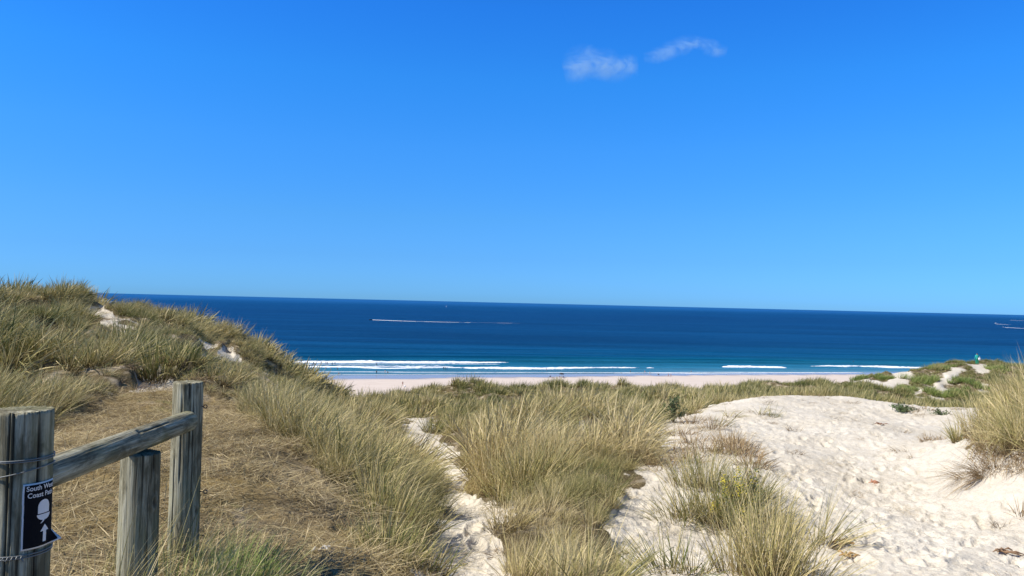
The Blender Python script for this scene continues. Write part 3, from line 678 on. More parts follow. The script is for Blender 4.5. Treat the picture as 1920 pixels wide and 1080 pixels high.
# ------------------------------------------------------------------ single plants one can point at
M_GREEN = grass_material('green_blade', (.12, .19, .035), (.27, .33, .08), (.42, .40, .15))
M_BROWN = grass_material('brown_blade', (.22, .145, .07), (.34, .235, .12), (.48, .35, .19))
def plant(name, px, py, specs, label, cat='grass tuft', group=None, mat=M_GR, y0=2.5, y1=150, loc=None, tint=.5):
    """specs: list of (dx, dy, tuft args...) with offsets in metres"""
    p = gpt(px, py, y0, y1) if loc is None else loc
    parts = []
    for i, (dx, dy, a) in enumerate(specs):
        V, F, c, t = tuft(*a[:7], a[7], hash((px, py, i)) % 10000, Lvar=a[8] if len(a) > 8 else .35, az_wind=a[9] if len(a) > 9 else 0.0)
        z = ground_z(p[0]+dx, p[1]+dy)[0]-p[2]
        parts.append((V+np.array([dx, dy, z]), F, c+(tint-.5)+.62, t))
    o = tuft_obj(name, mat, *parts, link=True); o.location = p
    o.data.materials.clear(); o.data.materials.append(mat)
    return tag(o, label, cat, group)
def cl(n, L, br, sp, wd, w=.006, sg=6, bd=.5, lv=.4, az=0.0): return (n, L, br, sp, wd, w, sg, bd, lv, az)
plant('marram_clump', 1352, 985, [(0, 0, cl(260, .95, .22, .45, .05)), (-.28, .1, cl(170, .7, .2, .8, -.1)), (.25, .05, cl(200, .8, .2, .6, .1)), (-.5, -.05, cl(90, .5, .18, 1.0, -.2)), (.05, -.2, cl(160, .55, .22, .9, .05)), (.5, .05, cl(120, .6, .16, .7, .1))], 'grey green marram clump on the white sand left of the yellow flowering weed', tint=.58)
plant('marram_clump', 1445, 1085, [(0, 0, cl(300, .9, .2, .45, .1)), (.22, -.1, cl(110, .6, .18, .9, .3)), (-.2, .1, cl(160, .75, .18, .55, 0)), (-.1, -.3, cl(120, .45, .2, 1.0, 0)), (.1, .3, cl(130, .7, .16, .5, .05))], 'brown marram clump at the bottom edge right of centre on white sand', mat=M_GR, tint=.68)
plant('marram_clump', 1470, 1000, [(0, 0, cl(140, .42, .13, .6, .05)), (-.15, .05, cl(80, .36, .1, .7, 0))], 'short straw coloured tuft on the sand just right of the yellow flowering weed', tint=.8)
plant('marram_clump', 1325, 915, [(0, 0, cl(200, .75, .18, .5, 0)), (-.25, .1, cl(120, .6, .16, .7, -.1))], 'upright thin marram tuft on the sand between the mound edge and the flowering weed', tint=.6)
plant('marram_clump', 1392, 940, [(0, 0, cl(150, .7, .16, .5, .05)), (.2, .1, cl(90, .5, .14, .8, .1))], 'straw topped tuft right behind the yellow flowering weed', tint=.62)
plant('marram_clump', 1365, 850, [(0, 0, cl(130, .5, .2, .7, 0, .007)), (.3, .2, cl(90, .4, .16, .9, .1, .007))], 'low reddish brown tuft where the dead strip meets the white sand bowl', mat=M_BROWN, tint=.5)
plant('marram_clump', 1250, 1075, [(0, 0, cl(110, .55, .2, .9, -.25)), (.2, 0, cl(70, .4, .15, 1.0, .1))], 'sprawling light green tuft low on the bottom edge left of the big brown clump', tint=.35)
plant('marram_clump', 1275, 985, [(0, 0, cl(90, .22, .16, 1.1, -.2))], 'low flattened green tuft on white sand left of the flowering clump', tint=.3)
plant('marram_clump', 1545, 1010, [(-.1, -.25, cl(90, .8, .1, .9, .7))], 'loose bent straw stalks leaning right over the white sand at the bottom', tint=.6)
plant('marram_clump', 1796, 828, [(0, 0, cl(110, .52, .07, .6, .0, .007)), (.05, 0, cl(60, .3, .08, 1.2, 0, .007))], 'small spiky tuft standing alone on the sand bank left of the large right clump', tint=.3)
plant('dead_tuft', 1742, 826, [(0, 0, cl(90, .26, .12, 1.2, 0, .006)), (.2, 0, cl(60, .2, .12, 1.2, 0))], 'low brown dead tuft on the sand left of the small spiky tuft', mat=M_BROWN)
plant('marram_clump', 1915, 965, [(0, 0, cl(50, .3, .06, 1.2, .2))], 'straggly brown tuft on the sand at the right edge below the bank', mat=M_BROWN)
plant('marram_clump', 811, 812, [(0, 0, cl(170, .8, .22, .55, .1, .012, 5)), (.2, .1, cl(100, .6, .2, .8, .1, .012, 5))], 'dark green spiky tuft beside the far bend of the sandy path', mat=M_GR, tint=.2, y1=40)
plant('marram_clump', 298, 712, [(0, 0, cl(300, 1.05, .35, .8, .1, .012, 5)), (.4, .1, cl(120, .7, .3, .8, .2, .012, 5))], 'pale green fan shaped marram tuft on the left dune above the tallest post', tint=.15, y1=30)
plant('marram_clump', 690, 778, [(0, 0, cl(160, 1.1, .5, .5, .1, .03, 4))], 'dark green tuft at the foot of the left dune where the beach shows', tint=.2, y1=90)
for (px, py, dx_, L_) in ((725.1, 985, 0, .58), (762, 945, 0, .62), (725, 1050, 0, .38)):
    plant('marram_clump', px, py, [(0, 0, cl(330, L_, .26, .6, .12)), (.2, .15, cl(180, L_*.9, .24, .7, .18)), (-.1, .3, cl(160, L_*.9, .22, .6, .1))],
          {725.1: 'grey green marram clump on the trodden slope edge, next to the path left side', 762: 'tall green marram clump overhanging the left side of the sandy path', 725: 'shorter blue green clump at the bottom beside the left path edge'}[px], tint=.25)
# big clump on the right bank
pb = gpt(1890, 800, 6, 12)
sp = []
g = np.random.default_rng(5)
for i in range(50):
    dx, dy = g.uniform(.06, 1.7), g.uniform(-.5, .9); sp.append((dx, dy, cl(105, .98*(.8+.3*g.random()), .16, .50, -.02 if dx < .2 else .1, .006, 6, .45)))
for i in range(26):
    q = gpt(g.uniform(1838, 1990), g.uniform(785, 850), 5, 13); sp.append((q[0]-pb[0], q[1]-pb[1], cl(90, .7, .15, .7, 0, .006, 6, .9, .45)))
    dx = g.uniform(-.30, 1.1); dy = g.uniform(-.9, -.35); sp.append((dx, dy, cl(85, .55, .14, 1.0, .15, .005, 6, 1.6, .4, -1.6)))
plant('marram_clump', 1890, 800, sp, 'largest tall marram clump growing on the eroded sand bank at the right edge', loc=pb, tint=.5)
sp = []
for i in range(110):
    q = gpt(g.uniform(1832, 1990), g.uniform(805, 882), 5, 13); sp.append((q[0]-pb[0], q[1]-pb[1], cl(45, .34, .12, 1.1, .35, .0045, 6, 2.4, .5, -1.9)))
for i in range(9):
    q = gpt(g.uniform(1800, 1850), g.uniform(880, 905), 5, 13); sp.append((q[0]-pb[0], q[1]-pb[1], cl(26, .75, .06, .5, 1.8, .004, 7, 1.9, .5, 3.4)))
plant('exposed_roots', 1891, 800, sp, 'brown exposed roots hanging down the sand face under the largest right clump', 'roots', mat=M_BROWN, loc=pb)
# dead strip running down from the shrub
for i, (px, py) in enumerate([(1300, 795), (1335, 805), (1365, 830), (1395, 855), (1275, 815), (1322, 845), (1262, 850), (1290, 862), (1240, 875), (1412, 872), (1300, 830), (1385, 838)]):
    plant('dead_tuft', px, py, [(0, 0, cl(130, .42, .22, .9, .1, .007, 5, 1.0))], ('brown dead tuft in the strip of dry stems between mound and sand bowl' ), 'grass tuft', 'dead tufts along the strip between mound and sand bowl', mat=M_BROWN)
for i, (px, py) in enumerate([(1372, 783), (1430, 778), (1450, 783), (1352, 800)]):
    plant('flattened_tuft', px, py, [(0, 0, cl(60, .6, .12, .9, .9, .009, 6, 1.6, .4, .6))], 'flattened green blades lying on the rim of the white sand crest', 'grass tuft', 'flattened tufts on the sand crest', tint=.35)

def bush(name, loc, rx, rz, nl, mats, label, seed, leaf=.02, flowers=0):
    g = np.random.default_rng(seed); mb = MB()
    for k in range(16):
        a = g.uniform(0, 6.28); rad = rx*g.random()**.5*.8
        mb.tube([(0, 0, -.03), (rad*.4*math.cos(a), rad*.4*math.sin(a), rz*.5), (rad*math.cos(a), rad*math.sin(a), rz*(.75+.3*g.random()))], [.004, .003, .0015], 4, 0)
    ns_ = 14; st = []
    for k in range(ns_):
        a = g.uniform(0, 6.28); rd = rx*(.15+.95*g.random()); hh = rz*(.5+.6*g.random())*(1-.35*(rd/rx)**2); st.append((a, rd, hh))
    for k in range(nl):
        a, rd, hh = st[g.integers(ns_)]; q = g.random()**.7; c = Vector((rd*q*math.cos(a), rd*q*math.sin(a), hh*q**.8))+Vector(g.normal(0, 1, 3))*rx*.11
        c.z = max(c.z, .01)
        u = Vector(g.normal(0, 1, 3)).normalized(); v = u.cross(Vector(g.normal(0, 1, 3))).normalized(); l_ = leaf*(.5+.9*g.random())
        mb.add([c-u*l_, c+v*l_*.3, c+u*l_, c-v*l_*.3], [(0, 1, 2, 3)], 1)
    for k in range(flowers):
        a, rd, hh = st[g.integers(ns_)]; q = .72+.33*g.random(); c = Vector((rd*q*math.cos(a), rd*q*math.sin(a), hh*q**.8))+Vector(g.normal(0, 1, 3))*rx*.10
        mb.ell(c, (.0075, .0075, .0065), 6, 2)
    o = mb.build(name, mats, smooth=False, loc=loc); return tag(o, label, 'plant')
M_LEAF = simple('shrub_leaf', (.085, .12, .04), .6, 0, .5, 40); M_LEAFY = simple('weed_leaf', (.17, .21, .05), .6, 0, .4, 40); M_STEM = simple('stem_brown', (.16, .11, .06)); M_YEL = simple('yellow_flower', (.62, .50, .06), .6, 0, .2, 60)
bush('flowering_weed', gpt(1372, 985), .24, .52, 1500, [M_STEM, M_LEAFY, M_YEL], 'yellow flowering weed growing among marram on the white sand', 3, .016, 380)
bush('flowering_weed', gpt(1412, 975), .13, .56, 700, [M_STEM, M_LEAF, M_YEL], 'darker green upright weed with few flowers, right of the yellow one', 4, .02, 60)
bush('small_shrub', gpt(1262, 792), .26, .58, 1200, [M_STEM, M_LEAF, M_YEL], 'dark green bushy weed at the top corner of the grassy mound', 5, .03)
bush('small_shrub', gpt(1692, 772, 10, 26), .34, .17, 520, [M_STEM, M_LEAF, M_YEL], 'low dark shrub at the back rim of the sand bowl', 6, .04)
bush('small_shrub', gpt(1762, 778, 10, 26), .24, .14, 260, [M_STEM, M_LEAF, M_YEL], 'tiny dark shrub with brown stems right of the low rim shrub', 7, .03)
# dark marram clumps on the far right dune
k_ = 0
for (px, py, rx, L_, lab) in [(1612, 712, 1.0, 1.1, 'dark round marram clump, first from the left on the far right dune'), (1662, 712, 1.8, 1.0, 'wide dark marram clump left of the main sand slope of the far dune'),
        (1740, 716, 2.3, 1.4, 'big dark green marram clump in the middle of the far right dune'), (1700, 733, 2.0, 1.2, 'dark marram clump at the lower edge of the far sand slope'),
        (1752, 742, 1.6, 1.2, 'bright green marram clump left of the far sandy path'), (1770, 690, 2.2, .9, 'long marram clump just below the crest of the far dune'),
        (1815, 716, 2.4, 1.2, 'large green marram clump right of the far sandy path'), (1800, 738, 2.0, 1.0, 'light green clump at the foot of the far sandy path, right side'),
        (1590, 707, .6, .6, 'smallest dark clump at the left end of the far sand patch'), (1870, 692, 2.0, 1.0, 'marram clump on the far crest right of the person in green')]:
    g = np.random.default_rng(k_); k_ += 1
    plant('marram_clump', px, py, [(g.normal(0, rx*.40), g.normal(0, rx*.5), cl(60, L_*.85*(.8+.4*g.random()), .35, .6, .3, .035, 3)) for i in range(int(8*rx+4))], lab, y0=60, y1=140, mat=M_GREEN, tint=.2)

# bits on the sand
def debris(px, py, label, name='dry_seaweed', col=(.42, .19, .10), L=.12, seed=1):
    g = np.random.default_rng(seed); mb = MB(); p = gpt(px, py)
    for k in range(9):
        a = g.normal(.2, .5); l_ = L*(.4+.6*g.random()); o = Vector((g.normal(0, L*.35), g.normal(0, L*.2), .012+.02*g.random())); d = Vector((math.cos(a), math.sin(a), g.normal(0, .12)))
        mb.tube([o-d*l_*.5, o+Vector((0, .01, .012)), o+d*l_*.5], [.004, .011, .003], 6)
    return tag(mb.build(name, simple(name+'_stuff', col, .8), loc=p), label, 'debris')
plant('dead_tuft', 1712, 770, [(0, 0, cl(70, .25, .2, 1.1, .3, .012, 5, 1.2)), (.4, .1, cl(50, .25, .2, 1.1, .3, .012, 5, 1.2))], 'brown dry twigs beside the low dark shrub on the back rim', mat=M_BROWN, y0=10, y1=26)
debris(1640, 908, 'reddish scrap of dried plant lying in the middle of the sand bowl')
debris(1578, 1022, 'brown curled leaf scrap on the sand near the bottom edge', 'dead_leaf', (.26, .14, .05), .13, 2)
debris(1590, 1046, 'yellow brown scrap just below the other leaf scrap', 'dead_leaf', (.36, .22, .08), .11, 3)
debris(1655, 798, 'small red brown scrap in the upper right of the sand bowl', 'dead_leaf', (.25, .12, .06), .16, 4)
debris(1890, 1040, 'brown twig scrap at the lower right corner of the sand', 'twig', (.25, .15, .08), .16, 5)
debris(610, 1040, 'pale grey scrap lying on the trodden grass near the bank', 'pale_scrap', (.5, .5, .5), .07, 6)

# ------------------------------------------------------------------ wooden barrier
def wood_material():
    m, nt, b = new_mat('weathered_wood'); n = NB(nt)
    g1 = n.noise(n.coord('Object', (55, 55, 2.2)), 1, 6, .7, .6); g2 = n.noise(n.coord('Object', (160, 160, 5)), 1, 4, .7, .3)
    blot = n.noise(n.coord('Object', (9, 9, 3)), 1, 5, .65, .4)
    col = n.ramp(g1, [(.32, (.07, .06, .038)), (.44, (.24, .215, .135)), (.56, (.42, .39, .27)), (.72, (.57, .545, .41))])
    col = n.mix(n.math('MULTIPLY', n.ramp(g2, [(.33, 1.), (.45, 0.)]), .75), col, (.05, .042, .03))
    col = n.mix(n.ramp(blot, [(.46, 0.), (.58, .85)]), col, n.mix(g1, (.03, .026, .014), (.19, .165, .095)))
    col = n.mix(n.ramp(n.noise(n.coord('Object', (5, 5, 2.)), 1, 3), [(.48, 0.), (.66, .5)]), col, (.20, .21, .09))
    ck = n.attr('crack'); col = n.mix(ck, col, (.022, .018, .012))
    n.l(col, b.inputs['Base Color']); b.inputs['Roughness'].default_value = .88; b.inputs['Specular IOR Level'].default_value = .15
    n.l(n.bump(n.math('ADD', n.math('MULTIPLY', g1, 1.), n.math('MULTIPLY', g2, .5)), .8, .006), b.inputs['Normal'])
    return m
M_WOOD = wood_material()
def log(name, p0, p1, r0, r1, seed, parent, ncrack=9, knots=2, endcap=.004, dome=0):
    """weathered round timber from p0 to p1 with drying cracks, knots and rough ends; local z along the axis"""
    p0 = Vector(p0); p1 = Vector(p1); L = (p1-p0).length; g = np.random.default_rng(seed)
    na, nz = 220, 150; a = np.linspace(0, 2*np.pi, na, endpoint=False); z = np.linspace(0, 1, nz); A, Zz = np.meshgrid(a, z)
    rad = r0*(1-Zz)+r1*Zz
    cx, cy = np.cos(A)*1.6+seed, np.sin(A)*1.6
    rad = rad*(1+.05*(fbm(cx+Zz*L*.8, cy+Zz*L*.5, 3, seed)-.5)) + (vnoise(A*24+Zz*2, Zz*L*5, seed+3)-.5)*.0016
    ck = np.zeros_like(rad)
    for i in range(ncrack):
        a0 = g.uniform(0, 6.283); z0 = g.uniform(-.1, .9); ln = g.uniform(.15, .7); wv = a0+.10*(fbm(Zz*3+i*5, Zz*0, 3, seed+i)-.5)
        d = np.abs((A-wv+np.pi) % (2*np.pi)-np.pi)*rad; e = sstep(z0, z0+.06, Zz)*(1-sstep(z0+ln-.12, z0+ln, Zz)); wd = g.uniform(.0014, .0050)
        q = np.exp(-(d/wd)**2)*e; ck = np.maximum(ck, q); rad = rad-q*wd*1.8
    for i in range(knots):
        a0 = g.uniform(0, 6.283); z0 = g.uniform(.15, .9); d = np.hypot(((A-a0+np.pi) % (2*np.pi)-np.pi)*rad, (Zz-z0)*L*.6)
        q = np.exp(-(d/.010)**2); ck = np.maximum(ck, q*.85); rad = rad-q*.004+.003*np.exp(-((d-.017)/.006)**2)
    rag = (vnoise(a*9, a*0+seed, seed+8)-.5)*.008+(vnoise(a*30, a*0, seed+9)-.5)*.004
    zz = Zz*L; zz[-1] += rag*(.6 if dome == 0 else .2); rad[-1] *= .985
    V = np.stack([rad*np.cos(A), rad*np.sin(A), zz], 2).reshape(-1, 3)
    i_, j_ = np.meshgrid(np.arange(nz-1), np.arange(na), indexing='ij'); b = i_*na; F = np.stack([(b+j_).ravel(), (b+(j_+1) % na).ravel(), (b+na+(j_+1) % na).ravel(), (b+na+j_).ravel()], 1)
    Vs = [V]; Fs = [F]; cks = [ck.ravel()]; off = len(V)
    for end in (0, 1):      # sawn ends: rings towards the centre
        ring0 = V[-na:] if end else V[:na]; prev = (nz-1)*na if end else 0; prevn = None
        for q, fr in enumerate((.95, .85, .65, .4, .2, .02)):
            rr_ = ring0.copy(); rr_[:, :2] *= fr; rr_[:, 2] = (L if end else 0) + (1 if end else -1)*(dome*r1*math.sqrt(max(0, 1-fr*fr)) + (vnoise(rr_[:, 0]*90, rr_[:, 1]*90, seed)-.5)*endcap)
            Vs.append(rr_); c_ = np.zeros(na)
            for kk in range(4): c_ = np.maximum(c_, np.exp(-(((a-kk*1.7-seed+np.pi) % (2*np.pi)-np.pi)*r1*fr/.0016)**2)*(.9 if fr > .3 else 0))
            cks.append(c_)
            j = np.arange(na); f = np.stack([prev+j, prev+(j+1) % na, off+(j+1) % na, off+j], 1); Fs.append(f if end else f[:, ::-1]); prev = off; off += na
    o = mesh_np(name, np.concatenate(Vs), np.concatenate(Fs), M_WOOD, smooth=True, attrs={'crack': np.concatenate(cks)}, parent=parent)
    o.rotation_mode = 'QUATERNION'; o.rotation_quaternion = (p1-p0).to_track_quat('Z', 'Y'); o.location = p0-(parent.location if parent else Vector())
    return o
P1 = at(42, 768, 2.15); P3 = at(353, 716, 4.1); P2 = at(264, 849, 3.25)
bar = tag(empty('wooden_barrier', (P1[0], P1[1], ground_z(P1[0], P1[1])[0])), 'weathered grey timber barrier of three round posts and one rail by the path', 'fence')
def foot(p, k=.12): return (p[0], p[1], ground_z(p[0], p[1])[0]-k)
RP1 = .0775
log('post', foot(P1), P1, .080, RP1, 3, bar, 12, 3)
log('post', foot(P2), P2, .080, .077, 5, bar, 10, 1)
log('post', foot(P3), P3, .078, .075, 8, bar, 12, 1)
ra = Vector(at(60, 898, 2.30)); rb_ = Vector(at(349, 791, 3.99)); dr = (rb_-ra).normalized()
log('rail', ra, rb_+dr*.03, .047, .053, 11, bar, 10, 2, .003, .35)
M_WIRE = simple('galvanised_wire', (.20, .21, .20), .6, .35)
def wire(p, z0, tx, ty, r, rad=.0019, ph=0):
    return [(p[0]-bar.location.x+(r+.002)*math.cos(a+ph), p[1]-bar.location.y+(r+.002)*math.sin(a+ph), z0-bar.location.z+tx*math.cos(a)+ty*math.sin(a)) for a in [2*math.pi*i/48 for i in range(49)]]
zf = lambda py: at(42, py, 2.07)[2]
for (py, tx, ty) in ((869, 0, 0), (866, .002, .001), (893, .017, .004)):
    mb = MB(); mb.tube(wire(P1, zf(py), tx, ty, RP1+.002), .0017, 6, cap=False); mb.build('wire_loop', M_WIRE, bar)
for (py, tx) in ((1046, .0), (1052, .002)):
    mb = MB(); mb.tube(wire(P1, zf(py), tx, 0, RP1+.003), .0017, 6, cap=False); mb.build('wire_loop', M_WIRE, bar)
phc = math.atan2(-P1[1], -P1[0])
mb = MB(); c0 = Vector((P1[0]+(RP1+.004)*math.cos(phc-.15)-bar.location.x, P1[1]+(RP1+.004)*math.sin(phc-.15)-bar.location.y, zf(1049)-bar.location.z))
tg = Vector((-math.sin(phc), math.cos(phc), 0)); no = Vector((math.cos(phc), math.sin(phc), 0))
mb.tube([c0+tg*(i-10)*.0022+no*(.003+.004*math.cos(i*1.3))+Vector((0, 0, .005*math.sin(i*1.3))) for i in range(21)], .0016, 6)
mb.tube([c0+tg*.02+no*.004, c0+tg*.028+no*.008+Vector((0, 0, -.012))], .0016, 6); mb.build('wire_twist', M_WIRE, bar)
for py in (762, 922, 1004):      # screw eyes on the far post
    q = at(382, py, 4.10); mb = MB(); c0 = Vector(q)-Vector(bar.location)
    mb.tube([c0+Vector((-.02, 0, 0)), c0], .003, 6); mb.tube([c0+Vector((.009+.009*math.cos(a), 0, .009*math.sin(a))) for a in [2*math.pi*i/14 for i in range(15)]], .0028, 6, cap=False)
    mb.build('screw_eye', simple('rusty_steel', (.10, .08, .07), .6, .6), bar)

# sign wrapped round the near post
SW, SH = .094, .178; zt = at(70, 909, 2.09)[2]; A0 = R(5)
sgn = tag(empty('waymark_sign', (P1[0], P1[1], zt-SH)), 'black South West Coast Path sign with white acorn and arrow wrapped round the nearest post', 'sign')
def wrap(s, h, off):
    """s 0..SW along the arc, h 0..SH up; lower right corner peels off the post"""
    a = phc+A0+s/RP1; peel = max(0, (s/SW-.80)/.2)*max(0, (.20-h/SH)/.2)
    r_ = RP1+.0035+off+peel*.030; return ((r_)*math.cos(a-peel*.10), (r_)*math.sin(a-peel*.10), h+peel*.012 + .0012*math.sin(h*60)*0)
def patch(name, s0, s1, h0, h1, off, mat, n=28, edge=0.0):
    V = []; F = []
    for j in range(n+1):
        for i in range(n+1):
            wob = edge*(vnoise(np.array([j*.7]), np.array([3.]), 5)[0]-.5) if i in (0, n) else 0
            V.append(wrap(s0+(s1-s0)*i/n+wob, h0+(h1-h0)*j/n, off))
    F = [(j*(n+1)+i, j*(n+1)+i+1, (j+1)*(n+1)+i+1, (j+1)*(n+1)+i) for j in range(n) for i in range(n)]
    o = mesh_np(name, V, F, mat, sgn, True); md = o.modifiers.new('s', 'SOLIDIFY'); md.thickness = .0008; md.offset = -1; return o
M_SW = simple('sign_white', (.74, .72, .68), .5, 0, .08, 60); M_SB = simple('sign_black', (.009, .009, .011), .45, 0, .4, 40)
M_SB.node_tree.nodes['Principled BSDF'].inputs['Specular IOR Level'].default_value = .08; M_SB.node_tree.nodes['Principled BSDF'].inputs['Roughness'].default_value = .8
patch('border', 0, SW, 0, SH, 0, M_SW, 28, .0016); patch('panel', .0045, SW-.0045, .0045, SH-.0045, .0012, M_SB, 28, .0008)
def scan(name, rows, off=.0024, k=6):
    V = []; F = []
    for (h, a, b) in rows:
        for i in range(k+1): V.append(wrap(a+(b-a)*i/k, h, off))
    for j in range(len(rows)-1):
        for i in range(k): F.append((j*(k+1)+i, j*(k+1)+i+1, (j+1)*(k+1)+i+1, (j+1)*(k+1)+i))
    o = mesh_np(name, V, F, M_SW, sgn); md = o.modifiers.new('s', 'SOLIDIFY'); md.thickness = .0006; md.offset = -1; return o
cxs = .054; rows = []
for j in range(25):
    t = j/24; h = .0925+.037*t; ww = .0172*(1-max(0, (t-.42)/.58)**2.3)**.5 if t < 1 else .001
    rows.append((h, cxs-ww, cxs+ww))
scan('acorn_nut', rows)
rows = []
for j in range(15):
    t = j/14; h = .0900-.0165*t; ww = .0198*math.sqrt(max(0.004, 1-t**2)); rows.append((h, cxs-ww, cxs+ww))
scan('acorn_cup', rows); scan('acorn_stalk', [(.0755, cxs-.002, cxs+.003), (.070, cxs-.006, cxs-.0015), (.066, cxs-.010, cxs-.007)], .0026, 2)
scan('arrow', [(.014, cxs-.001, cxs+.009), (.043, cxs-.001, cxs+.009), (.0431, cxs-.009, cxs+.017), (.048, cxs-.0055, cxs+.0135), (.0605, cxs+.0036, cxs+.0044)])
for txt, h, s0 in (('South West', .1585, .0080), ('Coast Path', .1395, .0105)):
    cu = bpy.data.curves.new('t', 'FONT'); cu.body = txt; cu.size = .0188; cu.resolution_u = 3; cu.offset = .00028
    to = bpy.data.objects.new('t', cu); C.objects.link(to); bpy.context.view_layer.update()
    me = bpy.data.meshes.new_from_object(to.evaluated_get(bpy.context.evaluated_depsgraph_get())); C.objects.unlink(to)
    w_ = max(v.co.x for v in me.vertices); kx = (.078 if txt[0] == 'S' else .072)/w_
    V = [wrap(s0+v.co.x*kx, h+v.co.y+.0, .0026) for v in me.vertices]; F = [tuple(p.vertices) for p in me.polygons]
    mesh_np('lettering', V, F, M_SW, sgn)

# grass growing round the foot of the posts
def clump_at(x, y, specs, label, tint=.5, mat=M_GR):
    z = ground_z(x, y)[0]; return plant('post_grass', int(x*1000) % 997, int(y*1000) % 991, specs, label, loc=np.array([x, y, z]), tint=tint, mat=mat)
clump_at(P2[0]+.05, P2[1]-.22, [(0, 0, cl(150, .66, .14, .5, .5, .0032, 8, .7, .6)), (-.2, .1, cl(100, .6, .12, .5, .5, .0032, 8, .7, .6)), (.2, .15, cl(120, .55, .12, .6, .5, .0032, 8, .7, .6)), (.3, -.2, cl(110, .6, .12, .6, .5, .0032, 8, .7, .6))], 'thin straw grass at the foot of the short middle post', .7)
clump_at(P3[0]+.10, P3[1]-.20, [(0, 0, cl(130, .5, .16, .6, .5, .0034, 8, .7, .6)), (-.25, -.05, cl(90, .45, .1, .6, .5, .0034, 8, .7, .6))], 'thin straw grass at the foot of the tallest post', .65)
clump_at(P3[0]+.42, P3[1]-.35, [(0, 0, cl(300, .40, .18, .7, .3, .004, 7, .8)), (.1, -.25, cl(260, .42, .18, .7, .3, .004, 7, .8)), (-.1, -.45, cl(240, .42, .18, .7, .3, .004, 7, .8)), (.3, -.55, cl(200, .4, .18, .7, .3, .004, 7, .8))], 'dense low grass just right of the tallest post, tinted dark as if in shade', .2, M_GREEN)  # dark green tint stands in for the shade beside the post
clump_at(P1[0]+.22, P1[1]+.25, [(0, 0, cl(110, 1.0, .10, .45, .55, .0028, 9, .6, .6)), (.15, .1, cl(60, .85, .1, .5, .6, .0024, 9, .7, .5)), (-.15, -.3, cl(26, 1.0, .08, .35, .3, .0022, 9, .7, .4))], 'long thin straw stalks leaning right between the near post and the short post', .75)
clump_at(P1[0]+.36, P1[1]+.62, [(0, 0, cl(130, .72, .16, .5, .5, .0028, 8, .7, .6)), (.2, .1, cl(110, .62, .12, .6, .5, .003, 8, .7, .6)), (-.2, .3, cl(90, .6, .12, .6, .5, .003, 8, .7, .6))], 'golden stalks in front of the rail left of the short post', .7)

# ------------------------------------------------------------------ people
SKIN = simple('skin', (.42, .24, .16), .6); SKINT = simple('tanned_skin', (.30, .14, .08), .6); HAIR = simple('dark_hair', (.03, .022, .018), .7)
CLO = {k: simple(k+'_cloth', c, .8) for k, c in {'black': (.012, .012, .016), 'red': (.35, .04, .04), 'white': (.75, .75, .75), 'blue': (.03, .08, .25), 'teal': (.0, .30, .24), 'orange': (.5, .16, .04), 'pale': (.6, .5, .4)}.items()}
POSES = {
 'stand': dict(pel=(0, 0, .92), hipw=.09, kn=[(-.11, .02, .49), (.12, -.02, .49)], an=[(-.13, .0, .07), (.14, .0, .07)], to=[(-.14, .14, .03), (.16, .14, .03)], ch=(0, 0, 1.30), nk=(0, .01, 1.47), hd=(0, .03, 1.62), el=[(-.27, -.02, 1.12), (.27, -.02, 1.12)], ha=[(-.29, .06, .86), (.29, .06, .86)]),
 'walk': dict(pel=(0, 0, .90), hipw=.09, kn=[(-.09, .16, .50), (.10, -.02, .47)], an=[(-.09, .30, .09), (.10, -.30, .12)], to=[(-.09, .44, .05), (.10, -.17, .03)], ch=(0, .03, 1.28), nk=(0, .05, 1.45), hd=(0, .08, 1.60), el=[(-.25, -.14, 1.10), (.25, .14, 1.10)], ha=[(-.26, -.20, .86), (.26, .30, .92)]),
 'sit': dict(pel=(0, 0, .12), hipw=.09, kn=[(-.14, .42, .42), (.14, .44, .40)], an=[(-.12, .72, .07), (.12, .74, .07)], to=[(-.13, .86, .05), (.13, .88, .05)], ch=(0, -.10, .50), nk=(0, -.08, .68), hd=(0, -.03, .83), el=[(-.24, .0, .36), (.24, .0, .36)], ha=[(-.16, .25, .38), (.16, .25, .38)]),
 'lie': dict(pel=(0, 0, .11), hipw=.09, kn=[(-.11, .44, .14), (.12, .44, .14)], an=[(-.12, .86, .07), (.14, .86, .07)], to=[(-.13, .92, .19), (.15, .92, .19)], ch=(0, -.38, .12), nk=(0, -.56, .14), hd=(0, -.71, .15), el=[(-.27, -.30, .08), (.27, -.30, .08)], ha=[(-.28, -.02, .07), (.28, -.02, .07)]),
}
